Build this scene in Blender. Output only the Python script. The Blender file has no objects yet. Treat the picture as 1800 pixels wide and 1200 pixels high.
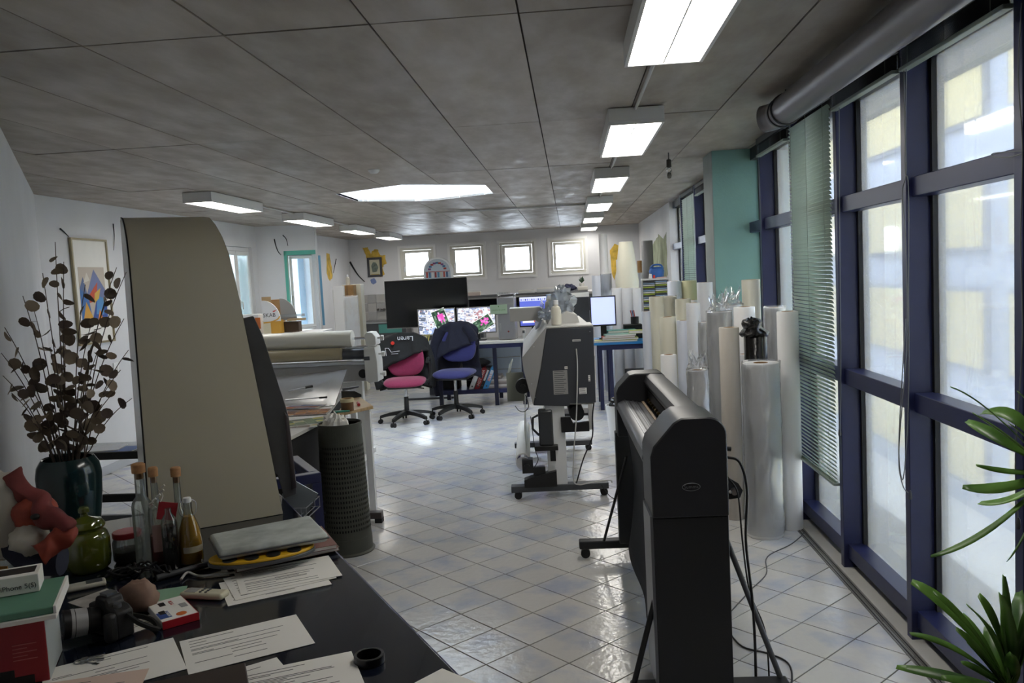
import bpy, bmesh, math, random
from mathutils import Vector, Matrix, noise
random.seed(7)
SC = bpy.context.scene
COL = SC.collection
PI = math.pi
# ---------------------------------------------------------------- camera
F_PX, YAW, PITCH, ROLL, HC = 1445.2, -.0735, .0796, -.052, 1.65
_fw = Vector((math.sin(YAW)*math.cos(PITCH), math.cos(YAW)*math.cos(PITCH), -math.sin(PITCH)))
_rt = Vector((math.cos(YAW), -math.sin(YAW), 0)); _up = _rt.cross(_fw)
R2 = _rt*math.cos(ROLL)+_up*math.sin(ROLL); U2 = -_rt*math.sin(ROLL)+_up*math.cos(ROLL)
EYE = Vector((0, 0, HC))
cam = bpy.data.cameras.new('camera'); camo = bpy.data.objects.new('camera', cam); COL.objects.link(camo)
cam.sensor_width = 36; cam.lens = F_PX/1800*36; cam.clip_start = .05; cam.clip_end = 200
camo.matrix_world = Matrix(((R2.x, U2.x, -_fw.x, 0), (R2.y, U2.y, -_fw.y, 0), (R2.z, U2.z, -_fw.z, HC), (0, 0, 0, 1)))
SC.camera = camo
# ---------------------------------------------------------------- world, exposure
SC.view_settings.view_transform = 'Standard'; SC.view_settings.look = 'None'
SC.view_settings.gamma = 1; SC.view_settings.use_curve_mapping = False
SC.view_settings.exposure = 0.22
W = bpy.data.worlds.new('overcast_sky'); SC.world = W; W.use_nodes = True
_bg = W.node_tree.nodes['Background']; _bg.inputs[0].default_value = (.86, .93, 1, 1); _bg.inputs[1].default_value = 15.0
LAMP_STRENGTH = 12.0
# ---------------------------------------------------------------- helpers: pixel of the 1800x1200 photo -> point in the room
def ray(x, y): return _fw + R2*((x-900)/F_PX) - U2*((y-600)/F_PX)
def at(x, y, Y): d = ray(x, y); return EYE + d*(Y/d.y)
def atX(x, y, X): d = ray(x, y); return EYE + d*(X/d.x)
def on(x, y, z=0.): d = ray(x, y); return EYE + d*((z-HC)/d.z)
def pix(p):
    v = Vector(p)-EYE; c = v.dot(_fw)
    return (900+F_PX*v.dot(R2)/c, 600-F_PX*v.dot(U2)/c, c)
# ---------------------------------------------------------------- materials
def lin(h):
    if not isinstance(h, str): return h
    h = h.lstrip('#'); o = []
    for i in (0, 2, 4):
        c = int(h[i:i+2], 16)/255; o.append(c/12.92 if c <= .04045 else ((c+.055)/1.055)**2.4)
    return tuple(o)
_mats = {}
def mat(name, col, rough=.5, metal=0., var=0., vs=6., bump=0., bs=40., emit=0., spec=.5, stretch=None, coat=0., sheen=0., col2=None):
    if name in _mats: return _mats[name]
    m = bpy.data.materials.new(name); m.use_nodes = True; _mats[name] = m
    nt = m.node_tree; b = nt.nodes['Principled BSDF']; c = lin(col)
    b.inputs['Base Color'].default_value = (*c, 1); b.inputs['Roughness'].default_value = rough
    b.inputs['Metallic'].default_value = metal; b.inputs['Specular IOR Level'].default_value = spec
    b.inputs['Coat Weight'].default_value = coat; b.inputs['Sheen Weight'].default_value = sheen
    tc = None
    def coords():
        t = nt.nodes.new('ShaderNodeTexCoord'); mp = nt.nodes.new('ShaderNodeMapping')
        if stretch: mp.inputs['Scale'].default_value = stretch
        nt.links.new(t.outputs['Object'], mp.inputs[0]); return mp.outputs[0]
    if var or col2:
        tc = coords(); n = nt.nodes.new('ShaderNodeTexNoise'); n.inputs['Scale'].default_value = vs; n.inputs['Detail'].default_value = 5
        nt.links.new(tc, n.inputs['Vector'])
        r = nt.nodes.new('ShaderNodeValToRGB')
        ca = [max(0, x*(1-var)) for x in c]; cb = [min(1, x*(1+var)) for x in (lin(col2) if col2 else c)]
        r.color_ramp.elements[0].position = .32; r.color_ramp.elements[1].position = .68
        r.color_ramp.elements[0].color = (*ca, 1); r.color_ramp.elements[1].color = (*cb, 1)
        nt.links.new(n.outputs['Fac'], r.inputs[0]); nt.links.new(r.outputs[0], b.inputs['Base Color'])
    if bump:
        tc = tc or coords(); n = nt.nodes.new('ShaderNodeTexNoise'); n.inputs['Scale'].default_value = bs; n.inputs['Detail'].default_value = 3
        nt.links.new(tc, n.inputs['Vector'])
        bp = nt.nodes.new('ShaderNodeBump'); bp.inputs['Strength'].default_value = bump; bp.inputs['Distance'].default_value = .01
        nt.links.new(n.outputs['Fac'], bp.inputs['Height']); nt.links.new(bp.outputs[0], b.inputs['Normal'])
    if emit:
        b.inputs['Emission Color'].default_value = (*c, 1); b.inputs['Emission Strength'].default_value = emit
    return m
def film(name, tint, clear=.7, rough=.1, diff=.5, gl=.15, transl=True):
    """thin clear sheet: see-through, a little milky, with a sheen"""
    if name in _mats: return _mats[name]
    m = bpy.data.materials.new(name); m.use_nodes = True; _mats[name] = m
    nt = m.node_tree; nt.nodes.clear(); N = nt.nodes.new; L = nt.links.new
    o = N('ShaderNodeOutputMaterial'); t = N('ShaderNodeBsdfTransparent'); d = N('ShaderNodeBsdfTranslucent' if transl else 'ShaderNodeBsdfDiffuse'); g = N('ShaderNodeBsdfGlossy')
    c = lin(tint); t.inputs[0].default_value = (*[.5+.5*x for x in c], 1); d.inputs[0].default_value = (*c, 1)
    if clear < 0: t.inputs[0].default_value = (*c, 1); clear = -clear
    g.inputs['Roughness'].default_value = rough
    m1 = N('ShaderNodeMixShader'); m1.inputs[0].default_value = 1-clear; L(t.outputs[0], m1.inputs[1]); L(d.outputs[0], m1.inputs[2])
    fr = N('ShaderNodeFresnel'); fr.inputs[0].default_value = 1.35
    mm = N('ShaderNodeMath'); mm.operation = 'MULTIPLY_ADD'; mm.inputs[1].default_value = .8; mm.inputs[2].default_value = gl*.25; L(fr.outputs[0], mm.inputs[0])
    m2 = N('ShaderNodeMixShader'); L(mm.outputs[0], m2.inputs[0]); L(m1.outputs[0], m2.inputs[1]); L(g.outputs[0], m2.inputs[2])
    L(m2.outputs[0], o.inputs[0]); return m
def attr_mat(name, rough=.4, emit=0.):
    """printed or shown picture: the colours are the mesh's own print"""
    if name in _mats: return _mats[name]
    m = bpy.data.materials.new(name); m.use_nodes = True; _mats[name] = m
    nt = m.node_tree; b = nt.nodes['Principled BSDF']; a = nt.nodes.new('ShaderNodeAttribute'); a.attribute_name = 'print'
    b.inputs['Roughness'].default_value = rough
    nt.links.new(a.outputs['Color'], b.inputs['Base Color'])
    if emit:
        b.inputs['Base Color'].default_value = (.01, .01, .01, 1); nt.links.remove(b.inputs['Base Color'].links[0])
        nt.links.new(a.outputs['Color'], b.inputs['Emission Color']); b.inputs['Emission Strength'].default_value = emit
    return m
# ---------------------------------------------------------------- mesh builder
def frame(d):
    d = Vector(d).normalized(); a = Vector((0, 0, 1)) if abs(d.z) < .95 else Vector((1, 0, 0))
    x = a.cross(d).normalized(); return x, d.cross(x)
_things = []
class MB:
    def __init__(s): s.v = []; s.f = []; s.c = []
    def add(s, vs, fs, col=None):
        n = len(s.v); s.v += [Vector(p) for p in vs]; s.f += [[i+n for i in f] for f in fs]
        s.c += [lin(col) if col else None]*len(fs); return s
    def box(s, x0, x1, y0, y1, z0, z1, T=None, col=None):
        vs = [Vector((x, y, z)) for z in (z0, z1) for y in (y0, y1) for x in (x0, x1)]
        if T is not None: vs = [T @ p for p in vs]
        return s.add(vs, [(0, 2, 3, 1), (4, 5, 7, 6), (0, 1, 5, 4), (2, 6, 7, 3), (0, 4, 6, 2), (1, 3, 7, 5)], col)
    def prism(s, poly, a, b, axis='z', T=None, col=None):
        n = len(poly)
        def P(p, h): return {'z': (p[0], p[1], h), 'y': (p[0], h, p[1]), 'x': (h, p[0], p[1])}[axis]
        vs = [Vector(P(p, a)) for p in poly]+[Vector(P(p, b)) for p in poly]
        if T is not None: vs = [T @ p for p in vs]
        fs = [list(range(n))[::-1], list(range(n, 2*n))]+[(i, (i+1) % n, n+(i+1) % n, n+i) for i in range(n)]
        return s.add(vs, fs, col)
    def cyl(s, p0, p1, r0, r1=None, n=16, caps=True, col=None):
        r1 = r0 if r1 is None else r1; p0 = Vector(p0); p1 = Vector(p1); x, y = frame(p1-p0); vs = []
        for p, r in ((p0, r0), (p1, r1)):
            vs += [p+x*(r*math.cos(2*PI*i/n))+y*(r*math.sin(2*PI*i/n)) for i in range(n)]
        fs = [(i, (i+1) % n, n+(i+1) % n, n+i) for i in range(n)]
        if caps: fs += [list(range(n))[::-1], list(range(n, 2*n))]
        return s.add(vs, fs, col)
    def tube(s, pts, r, n=8, taper=None, caps=True):
        pts = [Vector(p) for p in pts]; k = len(pts); vs = []; x = None
        for i, p in enumerate(pts):
            d = (pts[min(i+1, k-1)]-pts[max(i-1, 0)]).normalized()
            if x is None: x, y = frame(d)
            else: x = (x-d*x.dot(d)).normalized(); y = d.cross(x)
            rr = r if taper is None else r+(taper-r)*i/(k-1)
            vs += [p+x*(rr*math.cos(2*PI*j/n))+y*(rr*math.sin(2*PI*j/n)) for j in range(n)]
        fs = [(i*n+j, i*n+(j+1) % n, (i+1)*n+(j+1) % n, (i+1)*n+j) for i in range(k-1) for j in range(n)]
        if caps: fs += [list(range(n))[::-1], list(range((k-1)*n, k*n))]
        return s.add(vs, fs)
    def lathe(s, prof, c=(0, 0, 0), n=24, T=None, wob=0.):
        c = Vector(c); vs = []; fs = []; k = len(prof)
        for r, z in prof:
            for j in range(n):
                a = 2*PI*j/n; q = r
                if wob: q = r*(1+wob*noise.noise((math.cos(a)*2, math.sin(a)*2, z*14)))
                p = Vector((q*math.cos(a), q*math.sin(a), z)); vs.append((T @ p if T is not None else p)+c)
        fs = [(i*n+j, i*n+(j+1) % n, (i+1)*n+(j+1) % n, (i+1)*n+j) for i in range(k-1) for j in range(n)]
        if prof[0][0] > 1e-6: fs.append(list(range(n))[::-1])
        if prof[-1][0] > 1e-6: fs.append(list(range((k-1)*n, k*n)))
        return s.add(vs, fs)
    def grid(s, fn, nu, nv, closed_u=False):
        vs = [fn(i/(nu if closed_u else nu-1), j/(nv-1)) for j in range(nv) for i in range(nu)]
        m = nu if closed_u else nu-1
        fs = [(j*nu+i, j*nu+(i+1) % nu, (j+1)*nu+(i+1) % nu, (j+1)*nu+i) for j in range(nv-1) for i in range(m)]
        return s.add(vs, fs)
    def xf(s, T): s.v = [T @ p for p in s.v]; return s
    def obj(s, name, m, parent=None, world=False, bevel=0., smooth=True, solid=0., sub=0, loc=None, angle=38):
        vs = s.v
        if world and parent is not None:
            I = parent['_mi']; I = Matrix([I[i*4:i*4+4] for i in range(4)]); vs = [I @ p for p in vs]
        if loc is not None: vs = [p-Vector(loc) for p in vs]
        me = bpy.data.meshes.new(name); me.from_pydata([tuple(p) for p in vs], [], s.f)
        if any(s.c):
            a = me.color_attributes.new('print', 'FLOAT_COLOR', 'CORNER'); k = 0
            for f, c in zip(s.f, s.c):
                for _ in f: a.data[k].color = (*(c or (0, 0, 0)), 1); k += 1
        if smooth:
            me.shade_smooth(); me.set_sharp_from_angle(angle=math.radians(angle))
        me.materials.append(m); me.update()
        o = bpy.data.objects.new(name, me); COL.objects.link(o)
        if parent is not None:
            o.parent = parent
            if loc is None and '_mi' in parent: o['_mi'] = parent['_mi']; _things.append(o)
        if loc is not None: o.location = loc
        if solid:
            q = o.modifiers.new('thickness', 'SOLIDIFY'); q.thickness = solid; q.offset = 0
        if bevel:
            q = o.modifiers.new('bevel', 'BEVEL'); q.width = bevel; q.segments = 2; q.limit_method = 'ANGLE'; q.angle_limit = math.radians(50)
        if sub:
            q = o.modifiers.new('sub', 'SUBSURF'); q.levels = sub; q.render_levels = sub
        return o
def Rz(a): return Matrix.Rotation(a, 4, 'Z')
def Rx(a): return Matrix.Rotation(a, 4, 'X')
def Ry(a): return Matrix.Rotation(a, 4, 'Y')
def Tr(*p): return Matrix.Translation(Vector(p[0] if len(p) == 1 else p))
def tag(o, label, cat, group=None):
    o['label'] = label; o['category'] = cat
    if group: o['group'] = group
    return o
def thing(name, label, cat, loc=(0, 0, 0), rz=0., group=None, rot=None):
    o = bpy.data.objects.new(name, None); COL.objects.link(o)
    Mx = Tr(loc) @ (rot if rot is not None else Rz(rz)); o.matrix_world = Mx; o.empty_display_size = .05
    I = Mx.inverted(); o['_mi'] = [I[i][j] for i in range(4) for j in range(4)]; _things.append(o)
    return tag(o, label, cat, group)
def struct(o): o['kind'] = 'structure'; return o
def sroot(name, loc=(0, 0, 0), rz=0.):
    o = bpy.data.objects.new(name, None); COL.objects.link(o); Mx = Tr(loc) @ Rz(rz); o.matrix_world = Mx; o.empty_display_size = .05
    I = Mx.inverted(); o['_mi'] = [I[i][j] for i in range(4) for j in range(4)]; _things.append(o); o['kind'] = 'structure'; return o
_texts = []
def text(name, s, size, T, m, parent=None, depth=.0004, align='CENTER'):
    cu = bpy.data.curves.new(name, 'FONT'); cu.body = s; cu.size = size; cu.align_x = align; cu.align_y = 'CENTER'; cu.extrude = depth
    cu.materials.append(m); cu.resolution_u = 3
    o = bpy.data.objects.new(name, cu); COL.objects.link(o)
    if parent is not None: o.parent = parent
    o.matrix_local = T; _texts.append(o); return o
def share(src, parent=None, T=None, name=None):
    o = src.copy(); COL.objects.link(o)
    if parent is not None: o.parent = parent
    if T is not None: o.matrix_local = T
    if name: o.name = name
    return o
def bez(a, b, c, n=10):
    a, b, c = Vector(a), Vector(b), Vector(c)
    return [a*(1-t)**2+b*2*t*(1-t)+c*t*t for t in [i/(n-1) for i in range(n)]]
def spline(pts, n=6):
    """catmull-rom through the points"""
    P = [Vector(p) for p in pts]; P = [P[0]*2-P[1]]+P+[P[-1]*2-P[-2]]; out = []
    for i in range(1, len(P)-2):
        for k in range(n):
            t = k/n; a, b, c, d = P[i-1:i+3]
            out.append(.5*((2*b)+(c-a)*t+(2*a-5*b+4*c-d)*t*t+(3*b-a-3*c+d)*t**3))
    return out+[P[-2]]
def lamp_face(name, strength, col='fffaf2'): return mat(name, col, .5, emit=strength)
# common materials
M_WHITE = mat('white_paint', 'e9eaea', .6, var=.02, vs=2)
M_WALL = mat('wall_plaster', 'dcdde0', .8, var=.05, vs=1.5, bump=.08, bs=60)
M_NAVY = mat('navy_steel', '23284e', .35, var=.08, vs=8)
M_BLACK = mat('black_plastic', '17181a', .4)
M_MATTE = mat('matte_black', '0f1011', .75)
M_DGREY = mat('dark_grey_plastic', '4a4d52', .45, var=.04, vs=20)
M_GREY = mat('grey_plastic', '9b9a98', .45)
M_LGREY = mat('light_grey_plastic', 'c4c3bf', .45)
M_PAPER = mat('paper_white', 'eceae4', .7, var=.02, vs=10)
M_STEEL = mat('brushed_steel', 'b9bcc0', .28, 1., var=.05, vs=30)
M_CHROME = mat('chrome', 'd8dade', .12, 1.)
M_RUBBER = mat('rubber', '121214', .7)
M_WOOD = mat('light_wood', 'b69a72', .5, var=.18, vs=4, stretch=(1, 14, 1))
M_CARD = mat('cardboard', 'a98458', .8, var=.1, vs=15)
M_CREAM = mat('cream_enamel', 'b6b09c', .42, var=.02, vs=3)
M_INK = mat('print_ink', '3c3d42', .7)
M_TEAL = mat('teal_paint', '83ada8', .75, var=.06, vs=2.2, bump=.1, bs=70)
M_PANE = film('window_pane', 'e8eef4', .78, .05, gl=.1)
M_DIRTY = film('dirty_pane', 'e2e5ea', -.74, .05, gl=.1)
# ================================================================ the room
ZC = 2.53
DX, DY = -.521, .8535          # direction of the slanting left wall and of the front desk, away from the camera
# ---- floor: grout bed and diagonal glazed tiles
def tile_material():
    m = bpy.data.materials.new('glazed_tile'); m.use_nodes = True; nt = m.node_tree; b = nt.nodes['Principled BSDF']; N = nt.nodes.new; L = nt.links.new
    g = N('ShaderNodeNewGeometry'); n = N('ShaderNodeTexNoise'); n.inputs['Scale'].default_value = 4.6; n.inputs['Detail'].default_value = 4; L(g.outputs['Position'], n.inputs['Vector'])
    r = N('ShaderNodeValToRGB'); e = r.color_ramp.elements; e[0].position = .30; e[0].color = (*lin('b3b9c9'), 1); e[1].position = .52; e[1].color = (*lin('d0cfcc'), 1); L(n.outputs['Fac'], r.inputs[0])
    oi = N('ShaderNodeObjectInfo'); mx = N('ShaderNodeMix'); mx.data_type = 'RGBA'; mx.blend_type = 'MULTIPLY'; mx.inputs[0].default_value = .12
    cr = N('ShaderNodeCombineColor'); [L(oi.outputs['Random'], cr.inputs[i]) for i in range(3)]
    L(r.outputs[0], mx.inputs[6]); L(cr.outputs[0], mx.inputs[7]); L(mx.outputs[2], b.inputs['Base Color'])
    n2 = N('ShaderNodeTexNoise'); n2.inputs['Scale'].default_value = 26; n2.inputs['Detail'].default_value = 2; L(g.outputs['Position'], n2.inputs['Vector'])
    bp = N('ShaderNodeBump'); bp.inputs['Strength'].default_value = .2; bp.inputs['Distance'].default_value = .01; L(n2.outputs['Fac'], bp.inputs['Height']); L(bp.outputs[0], b.inputs['Normal'])
    b.inputs['Roughness'].default_value = .17; b.inputs['Specular IOR Level'].default_value = .5
    return m
M_TILE = tile_material()
fl = MB().box(-5, 2, -1.6, 16.6, -.2, -.004).obj('floor', mat('grout', '57554f', .9)); struct(fl)
TS, TX, TY = .251, -.9646, 4.264
def inpoly(p, poly):
    c = False
    for i in range(len(poly)):
        a, b = poly[i], poly[i-1]
        if (a[1] > p[1]) != (b[1] > p[1]) and p[0] < (b[0]-a[0])*(p[1]-a[1])/(b[1]-a[1])+a[0]: c = not c
    return c
OCC = [[(0, 700), (530, 700), (590, 975), (812, 1200), (0, 1200)], [(1090, 650), (1277, 735), (1277, 1200), (1145, 1200), (1145, 960), (1090, 960)],
       [(1128, 500), (1405, 500), (1405, 920), (1240, 920), (1170, 730), (1128, 700)], [(920, 560), (1050, 560), (1050, 720), (920, 720)], [(560, 740), (640, 740), (655, 975), (590, 975)]]
tl = []
c45 = math.sqrt(.5)
for i in range(-70, 70):
    for j in range(-70, 70):
        x = TX+TS*(i+.5+j+.5)*c45; y = TY+TS*(-(i+.5)+(j+.5))*c45
        if not (-4.45 < x < 1.47 and -1.3 < y < 16.3): continue
        if (x+2.864)*.8535+(y-4.085)*.521 < .1 and y < 6.7: continue
        if x > 1.40 and y < 6.4: continue
        tl.append((x, y))
def tile_vis(p):
    if p[1] < 2: return 0
    q = pix((p[0], p[1], 0))
    if not (-20 < q[0] < 1820 and 0 < q[1] < 1225): return 0
    return 0 if any(inpoly(q, o) for o in OCC) else 1/q[2]
tl.sort(key=lambda p: -tile_vis(p))
def tile_geo(mb, x, y, h=.1227, b=.0012):
    T = Tr(x, y, 0) @ Rz(PI/4); vs = []
    for z, s in ((-.006, h), (-.0012, h), (0, h-b)): vs += [T @ Vector((sx*s, sy*s, z)) for sx, sy in ((-1, -1), (1, -1), (1, 1), (-1, 1))]
    mb.add(vs, [(8, 9, 10, 11)]+[(k*4+i, k*4+(i+1) % 4, k*4+4+(i+1) % 4, k*4+4+i) for k in (0, 1) for i in range(4)])
t0 = MB(); tile_geo(t0, 0, 0); t0 = t0.obj('tile', M_TILE, fl, smooth=False)
for k, (x, y) in enumerate(tl[:300]):
    o = t0 if k == 0 else share(t0, fl)
    o.location = (x, y, random.uniform(-.0003, .0003)); o.rotation_euler = (random.uniform(-.0015, .0015), random.uniform(-.0015, .0015), 0)
rest = MB()
for x, y in tl[300:]: tile_geo(rest, x, y)
o = rest.obj('tile_field', M_TILE, fl, smooth=False); o['kind'] = 'stuff'
# ---- ceiling: board-marked concrete panels with recessed joints and a hexagonal skylight hole
def concrete_material():
    m = bpy.data.materials.new('board_concrete'); m.use_nodes = True; nt = m.node_tree; b = nt.nodes['Principled BSDF']; N = nt.nodes.new; L = nt.links.new
    g = N('ShaderNodeNewGeometry'); mp = N('ShaderNodeMapping'); mp.inputs['Scale'].default_value = (6, 2.4, 1); L(g.outputs['Position'], mp.inputs[0])
    n = N('ShaderNodeTexNoise'); n.inputs['Scale'].default_value = 1.3; n.inputs['Detail'].default_value = 6; n.inputs['Roughness'].default_value = .55; L(mp.outputs[0], n.inputs['Vector'])
    r = N('ShaderNodeValToRGB'); e = r.color_ramp.elements; e[0].position = .2; e[0].color = (*lin('a0968a'), 1); e[1].position = .8; e[1].color = (*lin('b2aa9f'), 1); L(n.outputs['Fac'], r.inputs[0])
    n3 = N('ShaderNodeTexNoise'); n3.inputs['Scale'].default_value = 1.1; n3.inputs['Detail'].default_value = 3; L(g.outputs['Position'], n3.inputs['Vector'])
    r3 = N('ShaderNodeValToRGB'); e = r3.color_ramp.elements; e[0].position = .35; e[0].color = (.93, .92, .91, 1); e[1].position = .65; e[1].color = (1, 1, 1, 1); L(n3.outputs['Fac'], r3.inputs[0])
    mx = N('ShaderNodeMix'); mx.data_type = 'RGBA'; mx.blend_type = 'MULTIPLY'; mx.inputs[0].default_value = 1; L(r.outputs[0], mx.inputs[6]); L(r3.outputs[0], mx.inputs[7])
    oi = N('ShaderNodeObjectInfo'); mr = N('ShaderNodeMapRange'); mr.inputs[3].default_value = .80; mr.inputs[4].default_value = 1.05; L(oi.outputs['Random'], mr.inputs[0])
    cr = N('ShaderNodeCombineColor'); [L(mr.outputs[0], cr.inputs[i]) for i in range(3)]
    m2 = N('ShaderNodeMix'); m2.data_type = 'RGBA'; m2.blend_type = 'MULTIPLY'; m2.inputs[0].default_value = 1; L(mx.outputs[2], m2.inputs[6]); L(cr.outputs[0], m2.inputs[7]); L(m2.outputs[2], b.inputs['Base Color'])
    r2 = N('ShaderNodeMapRange'); r2.inputs[1].default_value = .35; r2.inputs[2].default_value = .68; r2.inputs[3].default_value = .6; r2.inputs[4].default_value = .36; L(n.outputs['Fac'], r2.inputs[0]); L(r2.outputs[0], b.inputs['Roughness'])
    bp = N('ShaderNodeBump'); bp.inputs['Strength'].default_value = .05; bp.inputs['Distance'].default_value = .012; L(n.outputs['Fac'], bp.inputs['Height']); L(bp.outputs[0], b.inputs['Normal'])
    b.inputs['Specular IOR Level'].default_value = .45
    return m
M_CONC = concrete_material()
SKY = Vector((-1.495, 8.37)); SR = .845
HEX = [(SKY.x+SR*math.cos(PI/2+k*PI/3), SKY.y+SR*math.sin(PI/2+k*PI/3)) for k in range(6)]
def clip(poly, a, b, keep_left):
    out = []; n = len(poly)
    def sd(p): return ((b[0]-a[0])*(p[1]-a[1])-(b[1]-a[1])*(p[0]-a[0]))*(1 if keep_left else -1)
    for i in range(n):
        p, q = poly[i], poly[(i+1) % n]; sp, sq = sd(p), sd(q)
        if sp >= 0: out.append(p)
        if sp*sq < 0: t = sp/(sp-sq); out.append((p[0]+(q[0]-p[0])*t, p[1]+(q[1]-p[1])*t))
    return out
def minus_hex(poly, g=1.):
    res = []; cur = poly; H_ = [(SKY.x+(x-SKY.x)*g, SKY.y+(y-SKY.y)*g) for x, y in HEX]
    for k in range(6):
        a, b = H_[k], H_[(k+1) % 6]      # counter-clockwise: inside is left
        o = clip(cur, a, b, False)
        if len(o) > 2: res.append(o)
        cur = clip(cur, a, b, True)
        if len(cur) < 3: break
    return res
ce = MB()
for p in minus_hex([(-5, -1.6), (2, -1.6), (2, 16.6), (-5, 16.6)], 1.09): ce.prism(p, ZC+.006, ZC+.3)
ce = ce.obj('ceiling', mat('joint_concrete', '332e27', .9), smooth=False); struct(ce)
xs = [-2.177+.5116*i for i in range(-5, 9)]; ys = [2.849+2*j for j in range(-2, 8)]
for i in range(len(xs)-1):
    for j in range(len(ys)-1):
        x0, x1, y0, y1 = xs[i], xs[i+1], ys[j], min(ys[j+1], 16.4)
        g0, g1 = .0036, .0036
        poly = [(x0+g0, y0+g0), (x1-g1, y0+g0), (x1-g1, y1-g1), (x0+g0, y1-g1)]
        if x1 < SKY.x-SR or x0 > SKY.x+SR or y1 < SKY.y-SR or y0 > SKY.y+SR: parts = [poly]
        else: parts = minus_hex(poly)
        if not parts: continue
        mb = MB(); dz = random.uniform(-.0015, .0015)
        for p in parts: mb.prism(p, ZC+dz, ZC+.02)
        mb.obj('concrete_panel', M_CONC, ce, smooth=False)
# ---- skylight
sk = sroot('window_skylight', (SKY.x, SKY.y, ZC))
M_SHAFT = mat('skylight_white', 'f1f1ef', .7)
mb = MB(); h0, h1 = ZC+.0, ZC+.38
for k in range(6):
    a, b = Vector((*HEX[k], 0)), Vector((*HEX[(k+1) % 6], 0)); c = Vector((*SKY, 0))
    ao, bo = c+(a-c)*1.06, c+(b-c)*1.06
    vs = [a+Vector((0, 0, h0)), b+Vector((0, 0, h0)), b+Vector((0, 0, h1)), a+Vector((0, 0, h1)), ao+Vector((0, 0, h0+.03)), bo+Vector((0, 0, h0+.03)), bo+Vector((0, 0, h1)), ao+Vector((0, 0, h1))]
    m1 = MB().add(vs, [(0, 3, 2, 1), (4, 5, 6, 7), (3, 7, 6, 2), (0, 1, 5, 4), (0, 4, 7, 3), (1, 2, 6, 5)])
    m1.obj('shaft_panel', M_SHAFT, sk, world=True, smooth=False)
hp = [(p[0]-SKY.x, p[1]-SKY.y) for p in HEX]
MB().prism([(x*1.05, y*1.05) for x, y in hp], .383, .395).obj('pane', M_PANE, sk, smooth=False)
mb = MB()
for k in range(3): a = hp[k]; b = hp[k+3]; mb.tube([(a[0], a[1], .38), (b[0], b[1], .38)], .012, 6)
mb.obj('glazing_bar', M_WHITE, sk)
# ---- walls
def wall(name, p0, p1, th, openings=(), m=None, z1=ZC+.02):
    """inner face runs p0 -> p1, body lies on the right-hand side; openings (s0, s1, z0, z1)"""
    p0 = Vector((*p0, 0)); p1 = Vector((*p1, 0)); d = (p1-p0); Ln = d.length; a = math.atan2(d.y, d.x)
    mb = MB(); ss = sorted({0, Ln, *[o[0] for o in openings], *[o[1] for o in openings]})
    for s0, s1 in zip(ss, ss[1:]):
        zs = [0]
        for o in openings:
            if o[0] <= s0+1e-6 and o[1] >= s1-1e-6: zs += [o[2], o[3]]
        zs.append(z1); zs.sort()
        for k in range(0, len(zs), 2): mb.box(s0, s1, min(-th, 0), max(-th, 0), zs[k]-(.1 if k == 0 else 0), zs[k+1])
    r = mb.obj(name, m or M_WALL, smooth=False); r.matrix_world = Tr(p0) @ Rz(a); struct(r); return r
BW = [(-3.33, -2.65), (-2.335, -1.655), (-1.35, -.655), (-.355, .338)]
BZ = (1.65, 2.31)
wall('wall_back', (-4.6, 16.2), (1.9, 16.2), -.25, [(a+4.6, b+4.6, *BZ) for a, b in BW])
wall('wall_left', (-4.4, 6.6), (-4.4, 11.43), -.22, [(3.62, 4.66, .95, 2.23)])
LA, LB = Vector((-4.4, 11.43, 0)), Vector((-3.61, 11.73, 0)); LL = (LB-LA).length; LANG = math.atan2(LB.y-LA.y, LB.x-LA.x)
wall('wall_left_bay', LA[:2], LB[:2], -.18, [(.40, .80, 1.02, 2.14)])
wall('wall_left_return', (LB.x, LB.y), (-4.35, 12.25), -.03)
wall('wall_left_far', (-4.35, 12.1), (-4.35, 16.3), -.2)
wall('wall_left_front', (.55, -1.5), (-4.41, 6.63), -.2)
wall('wall_behind_camera', (1.9, -1.5), (.3, -1.5), -.2, m=mat('dimming_dark', '4a4038', .7, var=.1))  # unseen; made dark so less light bounces onto the foreground
wall('wall_right_daylight_block', (1.42, 2.62), (1.42, -1.6), -.2, m=mat('dimming_dark', '4a4038'))  # unseen solid wall added instead of window bays, keeps daylight off the foreground
wall('wall_right_far', (1.38, 16.3), (1.38, 11.32), -.35)
pier = MB().box(1.14, 1.75, 6.55, 6.95, -.1, ZC+.01).obj('wall_pier', M_TEAL, smooth=False); struct(pier)
MB().box(1.136, 1.1405, 6.553, 6.95, 0, ZC).obj('pier_side', mat('grey_plaster', '8b9492', .8, var=.05), pier, smooth=False)
MB().box(1.15, 1.5, 6.547, 6.551, .9, 1.02).xf(Tr(0, 0, 0)).obj('paint_wear', mat('worn_teal', '4d7f7b', .8, var=.3, vs=30), pier, smooth=False)
# baseboard on the left walls
o = MB().box(-4.4, -4.385, 6.7, 11.4, 0, .08).obj('baseboard_left', mat('tile_skirting', 'b9bcc2', .3)); struct(o)
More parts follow.
